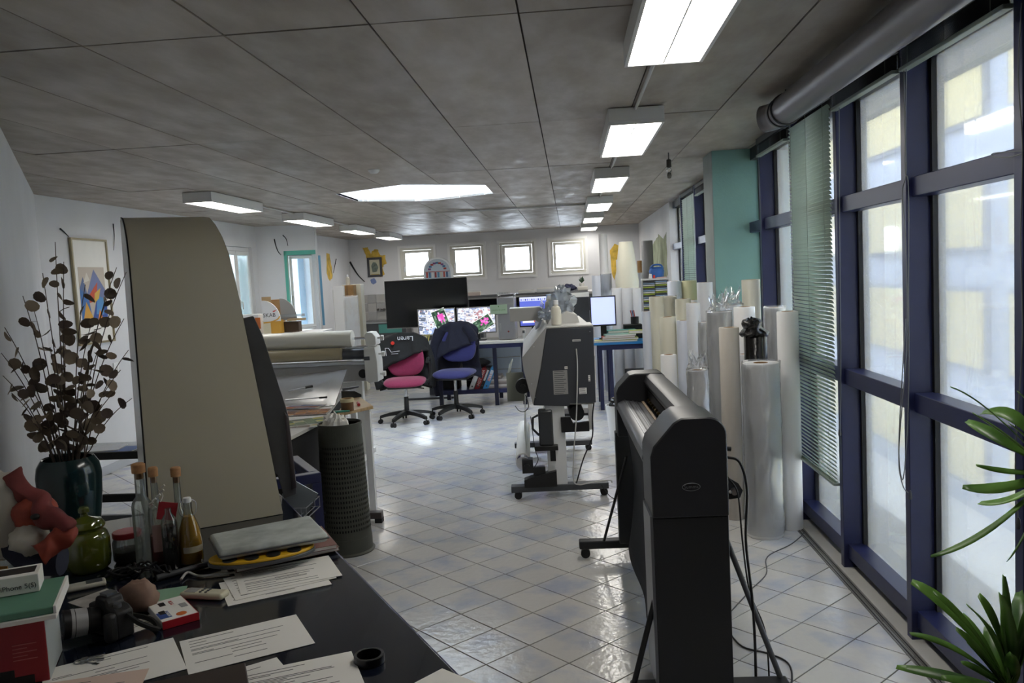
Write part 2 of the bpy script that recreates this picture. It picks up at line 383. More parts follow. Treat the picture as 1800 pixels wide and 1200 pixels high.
# ---- small casement windows of the back wall
def casement(name, T, w, h, fw=.05, sash=.055, handle=True, two=False, m=None, pane=None, depth=.06):
    r = sroot(name); r.matrix_world = T; m = m or mat('window_white', 'd9d8cf', .5); pane = pane or M_PANE
    def ring(mb, x0, x1, z0, z1, t, y0, y1):
        mb.box(x0, x1, y0, y1, z0, z0+t); mb.box(x0, x1, y0, y1, z1-t, z1); mb.box(x0, x0+t, y0, y1, z0+t, z1-t); mb.box(x1-t, x1, y0, y1, z0+t, z1-t)
    mb = MB(); ring(mb, 0, w, 0, h, fw, .0, depth); mb.obj('window_frame', m, r, bevel=.003)
    n = 2 if two else 1; iw = (w-2*fw)/n
    for k in range(n):
        a = fw+iw*k+.003; b = fw+iw*(k+1)-.003
        mb = MB(); ring(mb, a, b, fw+.003, h-fw-.003, sash, -.02, .03); sh = mb.obj('sash', m, r, bevel=.004)
        MB().box(a+sash-.004, b-sash+.004, .002, .008, fw+sash-.004, h-fw-sash+.004).obj('pane', pane, sh, smooth=False)
        if handle and (k == 0 or two and k == 1):
            hx = a+sash/2 if (k == 1 or not two) else b-sash/2
            if two and k == 0: continue
            hb = MB(); hb.box(hx-.012, hx+.012, -.032, -.02, h*.42-.03, h*.42+.03); hb.tube([(hx, -.03, h*.42), (hx, -.055, h*.42), (hx, -.058, h*.42-.1)], .009, 8)
            hb.obj('handle', M_LGREY, sh)
    return r
for k, (a, b) in enumerate(BW):
    z0, z1 = BZ
    r = casement('window_%d' % (k+1), Tr(a+.005, 16.19, z0+.005), b-a-.01, z1-z0-.01)
    mb = MB(); mb.box(-.045, 0, -.012, .0, -.045, z1-z0+.035); mb.box(b-a-.01, b-a+.035, -.012, 0, -.045, z1-z0+.035); mb.box(0, b-a-.01, -.012, 0, -.045, 0); mb.box(0, b-a-.01, -.012, 0, z1-z0-.01, z1-z0+.035)
    mb.obj('surround', M_WHITE, r)
    sl = MB()
    if k > 1:
        for q in range(16): sl.box(.08, b-a-.09, .1, .12, .1+q*.032, .103+q*.032)
        sl.obj('shutter_slats', mat('shutter_grey', 'c9ccd0', .5), r)
# left wall window, two sashes
r = casement('window_5', Tr(-4.44, 10.225, .955) @ Rz(PI/2) , 1.03, 1.27, two=True, m=M_WHITE)
MB().box(.55, 1.0, .0, .03, .06, 1.2).xf(Tr(0, .2, 0)).obj('shutter', mat('aqua_shutter', '9fd0c8', .6, var=.05), r)
# bay window with teal reveal
T = Tr(LA) @ Rz(LANG)
r = casement('window_6', T @ Tr(.405, .09, 1.03), .39, 1.1, fw=.03, sash=.04, two=False, m=M_WHITE)
mb = MB(); mb.box(.37, .412, -.006, .09, 1.02, 2.17); mb.box(.37, .83, -.006, .09, 2.11, 2.17); mb.xf(T @ Tr(.0, 0, 0)); rv = mb.obj('trim_1', mat('teal_reveal', '5fb9a8', .6), smooth=False); struct(rv)
# open blue shutter outside that window
MB().box(-.04, .32, 0, .03, 1.06, 2.1).xf((T @ Tr(.405, .09, 1.03)).inverted() @ T @ Tr(.60, .22, 0) @ Rz(.35)).obj('shutter', mat('blue_shutter', '6fa9cf', .5, var=.05), r)
# ---- curtain wall on the right: posts, transoms, panes
def bay(k, y0, y1, first=False, z_top=ZC):
    r = sroot('window_%d' % (10+k), (1.45, y0, 0))
    MB().box(1.389, 1.494, y0, y0+.05, .0, z_top).obj('post', M_NAVY, r, world=True, bevel=.003)
    g = mat('black_gasket', '0c0d10', .5); mb = MB()
    for a, b in ((y0+.05, y0+.072), (y1-.022, y1)): mb.box(1.485, 1.535, a, b, .0, z_top)
    mb.box(1.485, 1.535, y0-.0, y1, .0, .05); mb.box(1.43, 1.56, y0, y1, 2.44, z_top)
    mb.obj('gasket', g, r, world=True)
    for z0, z1 in ((1.887, 1.967), (.995, 1.077), (.062, .14)):
        MB().box(1.412, 1.5, y0+.05, y1, z0, z1).obj('transom', M_NAVY, r, world=True, bevel=.003)
    for z0, z1 in ((.03, .09), (.12, 1.02), (1.05, 1.9), (1.95, 2.46)):
        MB().box(1.506, 1.514, y0+.06, y1-.01, z0, z1).obj('pane', M_DIRTY, r, world=True, smooth=False)
    return r
PY = [2.64, 3.51, 4.38, 5.23, 6.06]
for k in range(len(PY)): bay(k, PY[k], PY[k+1] if k+1 < len(PY) else 6.56)
for k, (a, b) in enumerate([(6.95, 8.05), (8.05, 9.15), (9.15, 10.25), (10.25, 11.33)]): bay(20+k, a, b)
o = MB().box(1.365, 1.52, -1.6, 6.56, -.1, .012).obj('trim_2', mat('sill_stone', 'c9c8c4', .4, var=.04)); struct(o)
mb = MB(); mb.box(1.322, 1.342, -1.6, 6.56, -.01, .005); mb.box(1.348, 1.362, -1.6, 6.56, -.01, .007); o = mb.obj('trim_3', mat('floor_track', '8d8b86', .35, .6)); struct(o)
mb = MB(); mb.box(1.33, 1.334, -1.6, 6.56, .004, .0056); mb.box(1.353, 1.357, -1.6, 6.56, .006, .0076); mb.obj('track_groove', M_MATTE, o)
# ---- outside: pale yard, and the pale building across it with yellow fields
yd = MB().box(2.2, 14, -14, 30, -1.2, -1.0).obj('yard_ground', mat('pale_paving', 'cfd0cd', .8, var=.05)); struct(yd)
bd = thing('yellow_building', 'pale building with framed yellow panels seen through the right windows', 'building', (4, 4, -1))
MB().box(4.05, 5, -12, 24, -1, 6).obj('facade', mat('pale_facade', 'b4bfd4', .7, var=.04), bd, world=True, smooth=False)
for k in range(12):
    for z in (-.75, .45, 1.65, 2.9):
        y = -4+k*1.75
        MB().box(4.0, 4.05, y, y+1.35, z, z+.85).obj('panel_frame', mat('frame_slate_blue', '65718d', .6), bd, world=True, smooth=False)
        MB().box(3.985, 4.0, y+.05, y+1.3, z+.05, z+.8).obj('yellow_panel', mat('yellow_panel', 'dccb8e', .6, var=.05), bd, world=True, smooth=False)
yd2 = MB().box(-14, -5, -4, 30, -1.2, -1.0).obj('yard_ground_west', mat('pale_paving', 'cfd0cd')); struct(yd2)
wb = thing('west_house', 'teal rendered house wall outside the left windows', 'building', (-8, 12, -1))
MB().box(-9, -8.2, 4, 20, -1, 1.5).obj('facade', mat('west_render', '7fc0b6', .7, var=.05), wb, world=True, smooth=False)
MB().prism([(-9.4, 1.5), (-7.9, 1.45), (-8.6, 2.0)], 3.6, 20.4, axis='y').obj('roof', mat('west_roof', '8a7a70', .8), wb, world=True, smooth=False)
for k in range(4):
    w_ = MB().box(-8.21, -8.15, 5+k*3.6, 6.2+k*3.6, .1, 1.2).obj('window', M_WHITE, wb, world=True)
    MB().box(-8.155, -8.14, 5.08+k*3.6, 6.12+k*3.6, .18, 1.12).obj('pane', M_BLACK, w_, world=True)
# ================================================================ ceiling lamps, duct, blinds
M_LAMPBODY = mat('lamp_enamel', 'd4d4d2', .45)
M_LIT = lamp_face('lamp_diffuser', LAMP_STRENGTH)
def ceiling_lamp(x0, x1, y0, y1, label, group, zt=ZC-.004, h=.09):
    t = thing('ceiling_lamp', label, 'lamp', ((x0+x1)/2, (y0+y1)/2, zt-h), group=group)
    a, b = (x1-x0)/2, (y1-y0)/2; w = .014
    mb = MB(); mb.box(-a, a, -b, b, .02, h); mb.obj('housing', M_LAMPBODY, t, bevel=.003)
    mb = MB(); mb.box(-a, -a+w, -b, b, 0, .0205); mb.box(a-w, a, -b, b, 0, .0205); mb.box(-a+w, a-w, -b, -b+w, 0, .0205); mb.box(-a+w, a-w, b-w, b, 0, .0205); mb.obj('rim', M_LAMPBODY, t)
    for s in (-1, 1):
        MB().box(min(s*.003, s*(a-w-.004)), max(s*.003, s*(a-w-.004)), -b+w+.003, b-w-.003, .008, .0195).obj('diffuser', M_LIT, t, smooth=False)
    MB().box(-.0028, .0028, -b+w, b-w, .004, .0195).obj('divider', M_LAMPBODY, t, smooth=False)
    return t
RY = [(2.05, 3.31), (4.58, 5.85), (7.14, 8.4), (9.78, 11.0), (12.3, 13.5), (14.85, 16.0)]
RL = ['nearest right-row ceiling lamp cut off by the top edge of the photo', 'second right-row ceiling lamp, the largest wholly in view', 'third ceiling lamp from the camera in the right row', 'fourth ceiling lamp from the camera in the right row', 'fifth ceiling lamp from the camera, next to last in the right row', 'farthest ceiling lamp of the right row near the back wall']
for (a, b), l in zip(RY, RL): ceiling_lamp(.25, .552, a, b, l, 'white fluorescent lamps of the right row')
LY = [(7.1, 8.33), (9.62, 10.88), (12.05, 13.25), (14.3, 15.4)]
LLb = ['nearest left-row ceiling lamp above the tall cream cover', 'second ceiling lamp of the left row, above the bay window', 'third ceiling lamp of the left row', 'farthest ceiling lamp of the left row, nearest the back corner']
for (a, b), l in zip(LY, LLb): ceiling_lamp(-3.365, -3.1, a, b, l, 'white fluorescent lamps of the left row')
def conduit(p0, p1, label):
    o = MB().cyl(p0, p1, .009, n=8).obj('conduit', M_LGREY, loc=p0); return tag(o, label, 'conduit', 'lamp wiring tubes on the ceiling')
cl = ['pale wiring tube between the first and second right-row lamps', 'pale wiring tube between the second and third right-row lamps', 'pale wiring tube between the third and fourth right-row lamps']
for k in range(3): conduit((.4, RY[k][1], ZC-.012), (.4, RY[k+1][0], ZC-.012), cl[k])
for k in range(3): conduit((-3.22, LY[k][1], ZC-.012), (-3.22, LY[k+1][0], ZC-.012), 'pale wiring tube in the left lamp row, gap number %s from the camera' % ('one', 'two', 'three')[k])
# cable channel beyond the skylight
p = on(1035, 363, ZC); q = on(780, 379, ZC)
o = MB().box(min(p.x, q.x), max(p.x, q.x), 10.75, 10.79, ZC-.022, ZC-.002).obj('cable_duct', M_LGREY, loc=(-.6, 10.77, ZC)); tag(o, 'long thin pale cable duct running across the ceiling beyond the skylight', 'cable duct')
# detector
o = on(657, 298, ZC); t = thing('smoke_detector', 'small round white detector on the ceiling before the skylight', 'detector', (o.x, o.y, ZC-.03))
MB().lathe([(.0, 0), (.028, .002), (.042, .014), (.045, .028)], n=24).obj('body', M_WHITE, t); MB().lathe([(.048, .026), (.048, .03)], n=24).obj('base_plate', M_LGREY, t)
# hanging hook with pulley rings
p = on(1175, 268, ZC); t = thing('ceiling_pulley', 'small steel pulley block hanging from the ceiling beside the teal pier', 'pulley', (p.x, p.y, ZC-.2))
MB().cyl((0, 0, .15), (0, 0, .2), .004, n=8).obj('rod', M_DGREY, t)
MB().lathe([(.004, .152), (.018, .145), (.02, .09), (.012, .084), (.003, .084)], n=16).obj('shell', mat('dull_steel', '5d5b58', .4, .8), t)
def ring_mesh(R, r, T, n=18, k=8):
    return MB().grid(lambda u, v: T @ Vector(((R+r*math.cos(2*PI*v))*math.cos(2*PI*u), (R+r*math.cos(2*PI*v))*math.sin(2*PI*u), r*math.sin(2*PI*v))), n, k, True)
ring_mesh(.016, .004, Tr(0, 0, .066) @ Rx(PI/2)).obj('ring', M_CHROME, t)
MB().lathe([(0, 0), (.014, .005), (.018, .025), (.014, .045), (.004, .05)], n=14).obj('weight', mat('dull_steel', '5d5b58'), t)
# duct along the window heads
t = thing('ventilation_duct', 'long grey round duct under the ceiling along the right windows', 'duct', (1.15, 2, 2.435))
PX_, PZ_, PR_ = 1.15, 2.43, .074
MB().cyl((PX_, -1.48, PZ_), (PX_, 4.52, PZ_), PR_, n=32).obj('pipe', mat('duct_grey', '77757a', .35, .3, var=.04, vs=3), t, world=True)
MB().lathe([(PR_+.006, 0), (PR_+.006, .02)], n=32, T=Rx(-PI/2)).xf(Tr(PX_, 4.47, PZ_)).obj('collar', M_DGREY, t, world=True)
el = [Vector((PX_, 4.5, PZ_)), Vector((PX_-.005, 4.56, PZ_)), Vector((PX_-.03, 4.61, PZ_-.002)), Vector((PX_-.06, 4.64, PZ_-.004))]
MB().tube(spline(el, 4), PR_*.98, 24).obj('elbow', mat('duct_grey', '77757a'), t, world=True)
MB().cyl((PX_, 4.40, PZ_+PR_-.004), (PX_, 4.40, ZC), .004, n=8).obj('hanger', M_DGREY, t, world=True)
mb = ring_mesh(PR_+.004, .005, Tr(PX_, 4.40, PZ_) @ Rx(PI/2), 28, 6); mb.obj('clamp', M_DGREY, t, world=True)
# venetian blinds
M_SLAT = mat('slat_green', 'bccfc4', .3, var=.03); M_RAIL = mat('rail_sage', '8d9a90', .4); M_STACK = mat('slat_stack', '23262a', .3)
def blind(y0, y1, zb, X, label, stack=False, cords=True, tilt=.95, group='venetian blinds of the right window wall', pitch=.022, single=True):
    t = thing('venetian_blind', label, 'blind', (X, (y0+y1)/2, zb), group=group)
    L = (y1-y0)/2
    MB().box(-.016, .016, -L, L, ZC-.05-zb, ZC-.008-zb).obj('head_rail', M_BLACK, t, bevel=.002)
    MB().box(-.017, .017, -L, L, 0, .016).obj('bottom_rail', M_RAIL, t, bevel=.003)
    sl = None; z = .02; zt = ZC-.055-zb
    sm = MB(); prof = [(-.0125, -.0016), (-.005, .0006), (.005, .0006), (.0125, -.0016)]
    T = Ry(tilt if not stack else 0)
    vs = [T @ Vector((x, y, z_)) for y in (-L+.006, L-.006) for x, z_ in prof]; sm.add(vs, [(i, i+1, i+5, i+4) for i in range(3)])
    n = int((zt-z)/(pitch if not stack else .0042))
    joined = MB()
    for k in range(n):
        zz = z+k*(pitch if not stack else .0042)
        if single and not stack:
            if sl is None: sl = sm.obj('slat', M_SLAT, t, solid=.0006); sl.location = (0, 0, zz)
            else: share(sl, t).location = (0, 0, zz)
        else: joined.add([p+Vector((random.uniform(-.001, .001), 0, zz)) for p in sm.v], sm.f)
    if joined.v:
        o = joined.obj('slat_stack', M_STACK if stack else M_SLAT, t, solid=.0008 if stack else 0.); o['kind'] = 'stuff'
    for s in (-.8, 0, .8):
        MB().tube([(-.014, s*L, .01), (-.014, s*L, zt)], .0011, 5).obj('ladder_cord', M_RAIL, t)
    return t
def pull_cord(pts, label, weight=True, r=.0022):
    t = thing('blind_cord', label, 'cord', pts[-1], group='blind pull cords')
    MB().tube(spline(pts, 6), r, 6).obj('cord', mat('cord_grey', '6e7276', .7), t, world=True)
    if weight: MB().lathe([(.003, .02), (.006, .012), (.008, -.012), (.005, -.018)], n=10).obj('tassel', M_DGREY, t)
    return t
BXS = 1.375
blind(4.43, 5.21, .44, BXS, 'pale green blind let down almost to the floor beside the white rolls')
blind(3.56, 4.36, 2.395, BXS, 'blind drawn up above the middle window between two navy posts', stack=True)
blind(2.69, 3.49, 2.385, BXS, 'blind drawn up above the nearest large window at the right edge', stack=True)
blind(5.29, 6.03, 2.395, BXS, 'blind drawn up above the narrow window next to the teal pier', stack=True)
blind(7.02, 7.95, 1.25, 1.40, 'half-lowered green blind just beyond the teal pier', single=False)
blind(9.2, 10.2, 1.1, 1.40, 'farther lowered blind of the windows beyond the teal pier', single=False)
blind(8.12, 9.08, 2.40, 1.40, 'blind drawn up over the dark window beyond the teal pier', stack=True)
def ax(x, y, X=1.37): return atX(x, y, X)
pull_cord([ax(1589, 118), ax(1590, 200), ax(1593, 300), ax(1586, 340), ax(1592, 420), ax(1594, 600), ax(1580, 790), ax(1586, 850), ax(1600, 870)], 'long looped pull cord hanging down in front of the middle window')
pull_cord([ax(1593, 118), ax(1592, 220), ax(1591, 300), ax(1597, 330), ax(1597, 500), ax(1597, 700), ax(1588, 840), ax(1580, 780), ax(1592, 560)], 'second strand of the cord in front of the middle window', weight=False)
pull_cord([ax(1796, 5), ax(1790, 130), ax(1797, 260), ax(1794, 420), ax(1797, 600), ax(1785, 800), ax(1790, 920)], 'pull cord with dark tassel beside the right edge of the photo')
pull_cord([ax(1798, 265), ax(1770, 267), ax(1745, 270), ax(1748, 276), ax(1775, 276), ax(1797, 270)], 'small cord loop lying on the upper transom at the right edge', weight=False)
pull_cord([ax(1475, 180), ax(1476, 400), ax(1478, 640), ax(1477, 740), ax(1476, 760)], 'thin pull cord hanging at the edge of the lowered green blind')
# ================================================================ right foreground: vinyl cutter
M_CUT = mat('cutter_black', '25262a', .38, var=.05, vs=4, bump=.03, bs=300); M_CUT2 = mat('cutter_low', '18191c', .5); M_ALU = mat('anodised_grey', '6f7176', .35, .5, var=.05, stretch=(40, 1, 1), vs=3)
ct = thing('vinyl_cutter', 'large black vinyl cutter on a stand in the right foreground', 'cutter', (.42, 3.95, 0))
def arc(cx, cz, r, a0, a1, n=7): return [(cx+r*math.cos(math.radians(a0+(a1-a0)*i/n)), cz+r*math.sin(math.radians(a0+(a1-a0)*i/n))) for i in range(n+1)]
capU = [(.266, .715), (.266, .95), (.278, .988), (.355, 1.075), (.385, 1.092)]+arc(.48, 1.021, .071, 90, 0)+[(.551, .715)]
capL = [(.268, .02), (.268, .715), (.549, .715), (.549, .02)]
MB().prism(capU[::-1], 3.05, 3.33, 'y').obj('end_cover', M_CUT, ct, world=True, bevel=.006, angle=30)
MB().prism(capL[::-1], 3.055, 3.31, 'y').obj('leg_panel', M_CUT2, ct, world=True, bevel=.004)
MB().box(.257, .268, 3.06, 3.29, .05, .72).obj('edge_trim', M_ALU, ct, world=True)
capF = [(.262, .72), (.262, .97), (.275, 1.0), (.34, 1.066), (.37, 1.074)]+arc(.5, 1.034, .04, 90, 0)+[(.54, .72)]
MB().prism(capF[::-1], 4.57, 4.74, 'y').obj('end_cover', M_CUT, ct, world=True, bevel=.006, angle=30)
MB().box(.25, .41, 4.60, 4.68, .1, .74).obj('leg_panel', M_CUT2, ct, world=True, bevel=.004)
MB().prism([(.43, 1.0), (.415, 1.03), (.43, 1.06), (.455, 1.07), (.52, 1.066), (.555, 1.03), (.56, .88), (.45, .88), (.45, .97)][::-1], 3.31, 4.60, 'y').obj('top_beam', M_CUT, ct, world=True, bevel=.004)
MB().prism([(.45, .87), (.45, .98), (.437, .98), (.437, .87)], 3.31, 4.60, 'y').obj('carriage_rail', M_MATTE, ct, world=True)
MB().prism([(.275, .86), (.262, .885), (.268, .915), (.30, .93), (.445, .905), (.445, .80), (.30, .79)][::-1], 3.31, 4.60, 'y').obj('platen', M_ALU, ct, world=True, bevel=.006)
for k in range(4): MB().box(.305+k*.022, .311+k*.022, 3.33, 4.58, .925-k*.0035, .931-k*.0035).obj('platen_groove', M_CUT if k % 2 else M_STEEL, ct, world=True)
MB().box(.40, .413, 3.33, 4.58, .912, .919).obj('cutting_strip', mat('cutting_strip', 'a58f78', .5), ct, world=True)
mb = MB()
for k in range(14): y = 3.42+k*.083; mb.cyl((.432, y, .93), (.432, y+.02, .93), .009, n=10)
mb.obj('pinch_rollers', mat('bronze', '7d6a3c', .35, .8), ct, world=True)
MB().grid(lambda u, v: Vector((.30+.06*math.sin(v*2.6)-.03*v+.012*math.sin(u*9+v*3)*v, 3.34+u*1.2, .84-.74*v+.05*math.sin(u*PI)*v*v*-1)), 24, 14).obj('media_basket', mat('basket_cloth', '202329', .85, var=.1, vs=30), ct, world=True, solid=.003)
MB().box(.40, .55, 3.31, 4.60, .30, .37).obj('cross_bar', M_CUT2, ct, world=True, bevel=.004)
for y, a, b, zf0, zf1 in ((4.68, .02, .62, .058, .105), (3.08, .16, .76, .03, .062)):
    ft = MB().box(a, b, y-.035, y+.035, zf0, zf1).obj('foot', M_CUT2, ct, world=True, bevel=.008)
    for x in (a+.035, b-.035):
        mb = MB(); mb.cyl((x, y-.014, .027), (x, y+.014, .027), .027, n=18); mb.box(x-.012, x+.012, y-.018, y+.018, .03, .06); mb.obj('caster', M_RUBBER, ft, world=True)
MB().tube([(.30, 4.52, .62), (.16, 4.66, .09)], .008, 8).obj('brace', M_BLACK, ct, world=True)
MB().tube([(.56, 3.22, .6), (.735, 3.10, .06)], .011, 10).obj('brace', M_DGREY, ct, world=True)
MB().tube([(.272, 3.10, .40), (.175, 3.09, .06)], .011, 10).obj('brace', M_BLACK, ct, world=True)
mb = MB().prism([(.56, .70), (.56, .80), (.60, .79), (.655, .755), (.672, .725), (.66, .695), (.62, .69)][::-1], 3.36, 3.375, 'y'); br = mb.obj('roll_bracket', M_BLACK, ct, world=True)
MB().cyl((.635, 3.34, .725), (.635, 4.5, .725), .014, n=14).obj('roll_bar', M_STEEL, ct, world=True)
for x in (.60, .62, .637): MB().cyl((x, 3.352, .722), (x, 3.36, .722), .006, n=10).obj('bolt', M_LGREY, br, world=True)
MB().tube([(.56, 3.2, .94), (.595, 3.2, .935)], .009, 10).obj('plug', M_BLACK, ct, world=True)
# oval badge
T = Tr(.413, 3.0485, .832) @ Rx(PI/2)
mb = MB(); n = 28
vs = [T @ Vector((.034*s*math.cos(2*PI*i/n), (.0155 if s == 1 else .0135)*math.sin(2*PI*i/n)*1, z)) for s, z in ((1, 0), (.93, .0012)) for i in range(n)]
mb.add(vs, [(i, (i+1) % n, n+(i+1) % n, n+i) for i in range(n)]); bg = mb.obj('badge', mat('badge_silver', '8d9094', .3, .8), ct, world=True)
text('badge_lettering', 'Summa', .0185, Tr(-.007, -.9012, .832) @ Rx(PI/2), mat('badge_silver', '8d9094'), ct)
ct.rotation_euler.z = .024; ct.location.x -= .018
# cutter cables
def cable(pts, label, r=.004, m=None, group='loose cables on the floor'):
    P = spline(pts, 6); o = MB().tube(P, r, 7).obj('cable', m or M_BLACK, loc=P[0]); return tag(o, label, 'cable', group)
YC = 3.2
cable([at(1277, 803, YC), at(1300, 812, YC), at(1313, 860, YC), at(1311, 950, YC), at(1322, 1050, 3.15), at(1327, 1130, 3.12), on(1329, 1212, .006)], 'thick black cable hanging from the plug on the cutter side', .0055)
cable([at(1279, 838, YC), at(1297, 868, YC), at(1305, 950, YC), at(1318, 1040, 3.2), at(1345, 1110, 3.16), on(1353, 1205, .006)], 'thinner black cable hanging beside the roll bracket of the cutter', .0035)
cable([on(1279, 1108, .005), on(1305, 1136, .005), on(1350, 1148, .005), on(1385, 1165, .005), on(1392, 1195, .005), on(1380, 1230, .005)], 'black cable curling on the tiles right of the cutter', .004)
cable([on(1285, 1074, .004), on(1320, 1036, .004), on(1347, 1008, .004), on(1349, 978, .004), on(1392, 955, .004), on(1418, 930, .004), on(1409, 917, .004)], 'grey cable winding over the tiles to the window post', .003, mat('cable_grey', '55565a', .6))
# ================================================================ roll plotter
pr = thing('roll_plotter', 'grey wide-format roll plotter with dark end panel on a castor stand', 'printer', (-.14, 5.95, 0), .05)
outline = [(-.165, .70), (-.222, .955), (-.23, 1.05), (-.045, 1.262), (.295, 1.25), (.282, .68)]
MB().prism(outline, .03, 1.66, 'y').obj('body', M_LGREY, pr, bevel=.004)
MB().prism([(-.165, .70), (-.10, .96), (-.042, 1.255), (.296, 1.25), (.29, .70), (.10, .70), (.095, .682)], -.004, .03, 'y').obj('end_panel', mat('end_panel_dark', '3b3e44', .45, bump=.02, bs=300), pr, bevel=.003)
MB().prism([(-.167, .70), (-.224, .955), (-.232, 1.05), (-.047, 1.265), (-.044, 1.255), (-.102, .96)], -.002, .03, 'y').obj('front_cover', M_GREY, pr, bevel=.003)
MB().prism([(-.165, .70), (-.222, .955), (-.23, 1.05), (-.045, 1.262), (.295, 1.25), (.282, .68)], 1.66, 1.70, 'y').obj('end_panel', mat('end_panel_dark', '3b3e44'), pr, bevel=.003)
MB().prism([(-.03, 1.262), (-.01, 1.30), (.12, 1.36), (.2, 1.33), (.22, 1.258)], .30, 1.62, 'y').obj('top_lid', M_LGREY, pr, bevel=.004)
MB().box(-.045, .295, -.002, .3, 1.256, 1.27).obj('top_plate', M_LGREY, pr, bevel=.003)
MB().prism([(-.09, 1.24), (-.06, 1.30), (-.045, 1.42), (-.052, 1.425), (-.075, 1.31), (-.12, 1.22)], .45, 1.5, 'y').obj('glass_cover', film('smoked_cover', 'b8c0c8', .5, .1), pr)
MB().box(-.34, -.06, 1.40, 1.62, 1.24, 1.36).obj('feed_housing', M_LGREY, pr, bevel=.006)
MB().box(-.05, -.043, 1.395, 1.63, 1.24, 1.42).obj('guide_plate', M_CHROME, pr)
MB().prism([(-.36, .70), (-.36, .88), (-.33, .93), (-.325, .93), (-.35, .87), (-.345, .71), (-.23, .71), (-.23, .70)], .25, 1.2, 'y').obj('output_tray', mat('tray_sage', '8e9288', .5), pr)
MB().box(-.36, -.23, .24, .252, .70, .92).obj('tray_end', mat('tray_sage', '8e9288'), pr)
mb = MB(); mb.cyl((-.235, .03, .84), (-.235, .09, .84), .055, n=20); mb.cyl((-.235, .0, .84), (-.235, .03, .84), .018, n=12); mb.obj('roll_flange', M_BLACK, pr)
for nm, x, z, w, h, m in (('rating_label', .04, .86, .105, .175, M_GREY), ('info_label', .20, .79, .055, .045, M_PAPER), ('name_plate', .17, 1.16, .06, .014, M_LGREY), ('socket_label', .25, .88, .014, .045, M_PAPER), ('round_mark', .085, .965, .022, .02, M_PAPER)):
    lb = MB().box(x-w/2, x+w/2, -.006, -.004, z-h/2, z+h/2).obj(nm, m, pr)
    k = max(1, int(h/.014))
    mb = MB()
    for q in range(k): mb.box(x-w*.42, x+w*(.42-.25*random.random()), -.0066, -.006, z+h/2-(q+.5)*h/k-.0016, z+h/2-(q+.5)*h/k+.0016)
    mb.obj('print_lines', M_INK, lb)
MB().box(-.08, .06, .03, .14, .045, .70).obj('column', M_WHITE, pr, bevel=.004)
MB().box(-.08, .06, 1.55, 1.66, .045, .70).obj('column', M_WHITE, pr, bevel=.004)
MB().box(-.02, .02, .14, 1.55, .2, .28).obj('cross_bar', M_LGREY, pr)
for y in (.05, 1.62):
    ft = MB().box(-.36, .36, y-.035, y+.05, .052, .098).obj('foot', M_DGREY, pr, bevel=.004)
    for x in (-.31, .325):
        mb = MB(); mb.cyl((x, y-.03, .028), (x, y-.005, .028), .028, n=18); mb.cyl((x, y+.01, .028), (x, y+.03, .028), .028, n=18); mb.box(x-.012, x+.012, y-.01, y+.015, .03, .055); mb.obj('caster', M_RUBBER, ft)
tb = mat('tank_smoke', '3a3d40', .25)
mb = MB(); mb.box(-.135, -.03, -.02, .10, .40, .66); mb.obj('waste_tank', tb, pr, bevel=.012)
MB().tube([(-.135, .04, .62), (-.175, .04, .60), (-.18, .04, .52), (-.135, .04, .47)], .009, 8).obj('tank_handle', tb, pr)
MB().box(-.17, .0, -.03, .12, .365, .40).obj('tank_shelf', M_BLACK, pr, bevel=.003); MB().box(-.06, -.02, .0, .05, .28, .366).obj('tank_post', M_BLACK, pr)
mb = MB(); mb.prism([(.03, .49), (.03, .60), (.10, .60), (.12, .55), (.235, .56), (.235, .49)], .0, .04, 'y'); mb.obj('roll_bracket', M_BLACK, pr)
mb = MB(); mb.cyl((.15, .03, .62), (.15, 1.5, .62), .055, n=20); mb.obj('spindle', M_MATTE, pr)
MB().prism([(.235, .50), (.235, .69), (.262, .69), (.262, .50)], .0, .05, 'y').obj('side_strip', M_LGREY, pr)
# take-up roll and web
MB().cyl((-.265, .12, .27), (-.265, 1.5, .27), .055, n=24).obj('paper_roll', M_PAPER, pr)
MB().cyl((-.265, .02, .27), (-.265, .12, .27), .05, n=20).obj('roll_end', M_CHROME, pr)
MB().grid(lambda u, v: Vector((-.205-.03*v-.02*math.sin(v*PI), .14+u*1.3, .80-.48*v)), 6, 8).obj('paper_web', M_PAPER, pr, solid=.0006)
mb = MB(); mb.box(-.27, -.19, -.01, .09, .20, .30); mb.prism([(-.26, .095), (-.26, .15), (-.20, .17), (-.02, .21), (-.02, .095)], -.02, .07, 'y'); mb.box(-.19, -.10, .0, .05, .18, .24); mb.cyl((-.235, -.03, .25), (-.235, -.01, .25), .022, n=14); mb.obj('take_up_unit', M_BLACK, pr)
MB().tube(spline([(.165, -.008, 1.10), (.168, -.012, 1.0), (.16, -.03, .85), (.14, -.05, .6), (.11, -.06, .35), (.10, -.06, .15), (.14, -.05, .11), (.22, -.05, .12), (.36, -.04, .13), (.38, -.04, .11)], 6), .0045, 7).obj('power_lead', M_LGREY, pr)
MB().tube(spline([(.275, -.01, .70), (.26, -.02, .6), (.25, -.03, .45), (.18, -.04, .3), (.12, -.04, .12)], 6), .005, 7).obj('data_lead', M_BLACK, pr)
MB().tube(spline([(.3, -.05, .1), (.36, -.09, .02), (.42, -.12, .012), (.5, -.14, .012)], 6), .003, 6).obj('floor_lead', M_BLACK, pr)
MB().tube(spline([(-.19, .0, .62), (-.18, -.02, .5), (-.17, -.02, .38), (-.15, 0, .3), (-.18, .0, .24)], 6), .003, 6).obj('motor_lead', M_BLACK, pr)
MB().tube(spline([(-.30, .02, .70), (-.27, .0, .665), (-.23, .0, .66), (-.20, .0, .70), (-.22, .01, .78)], 6), .003, 6).obj('tray_lead', M_BLACK, pr)
mb = MB()
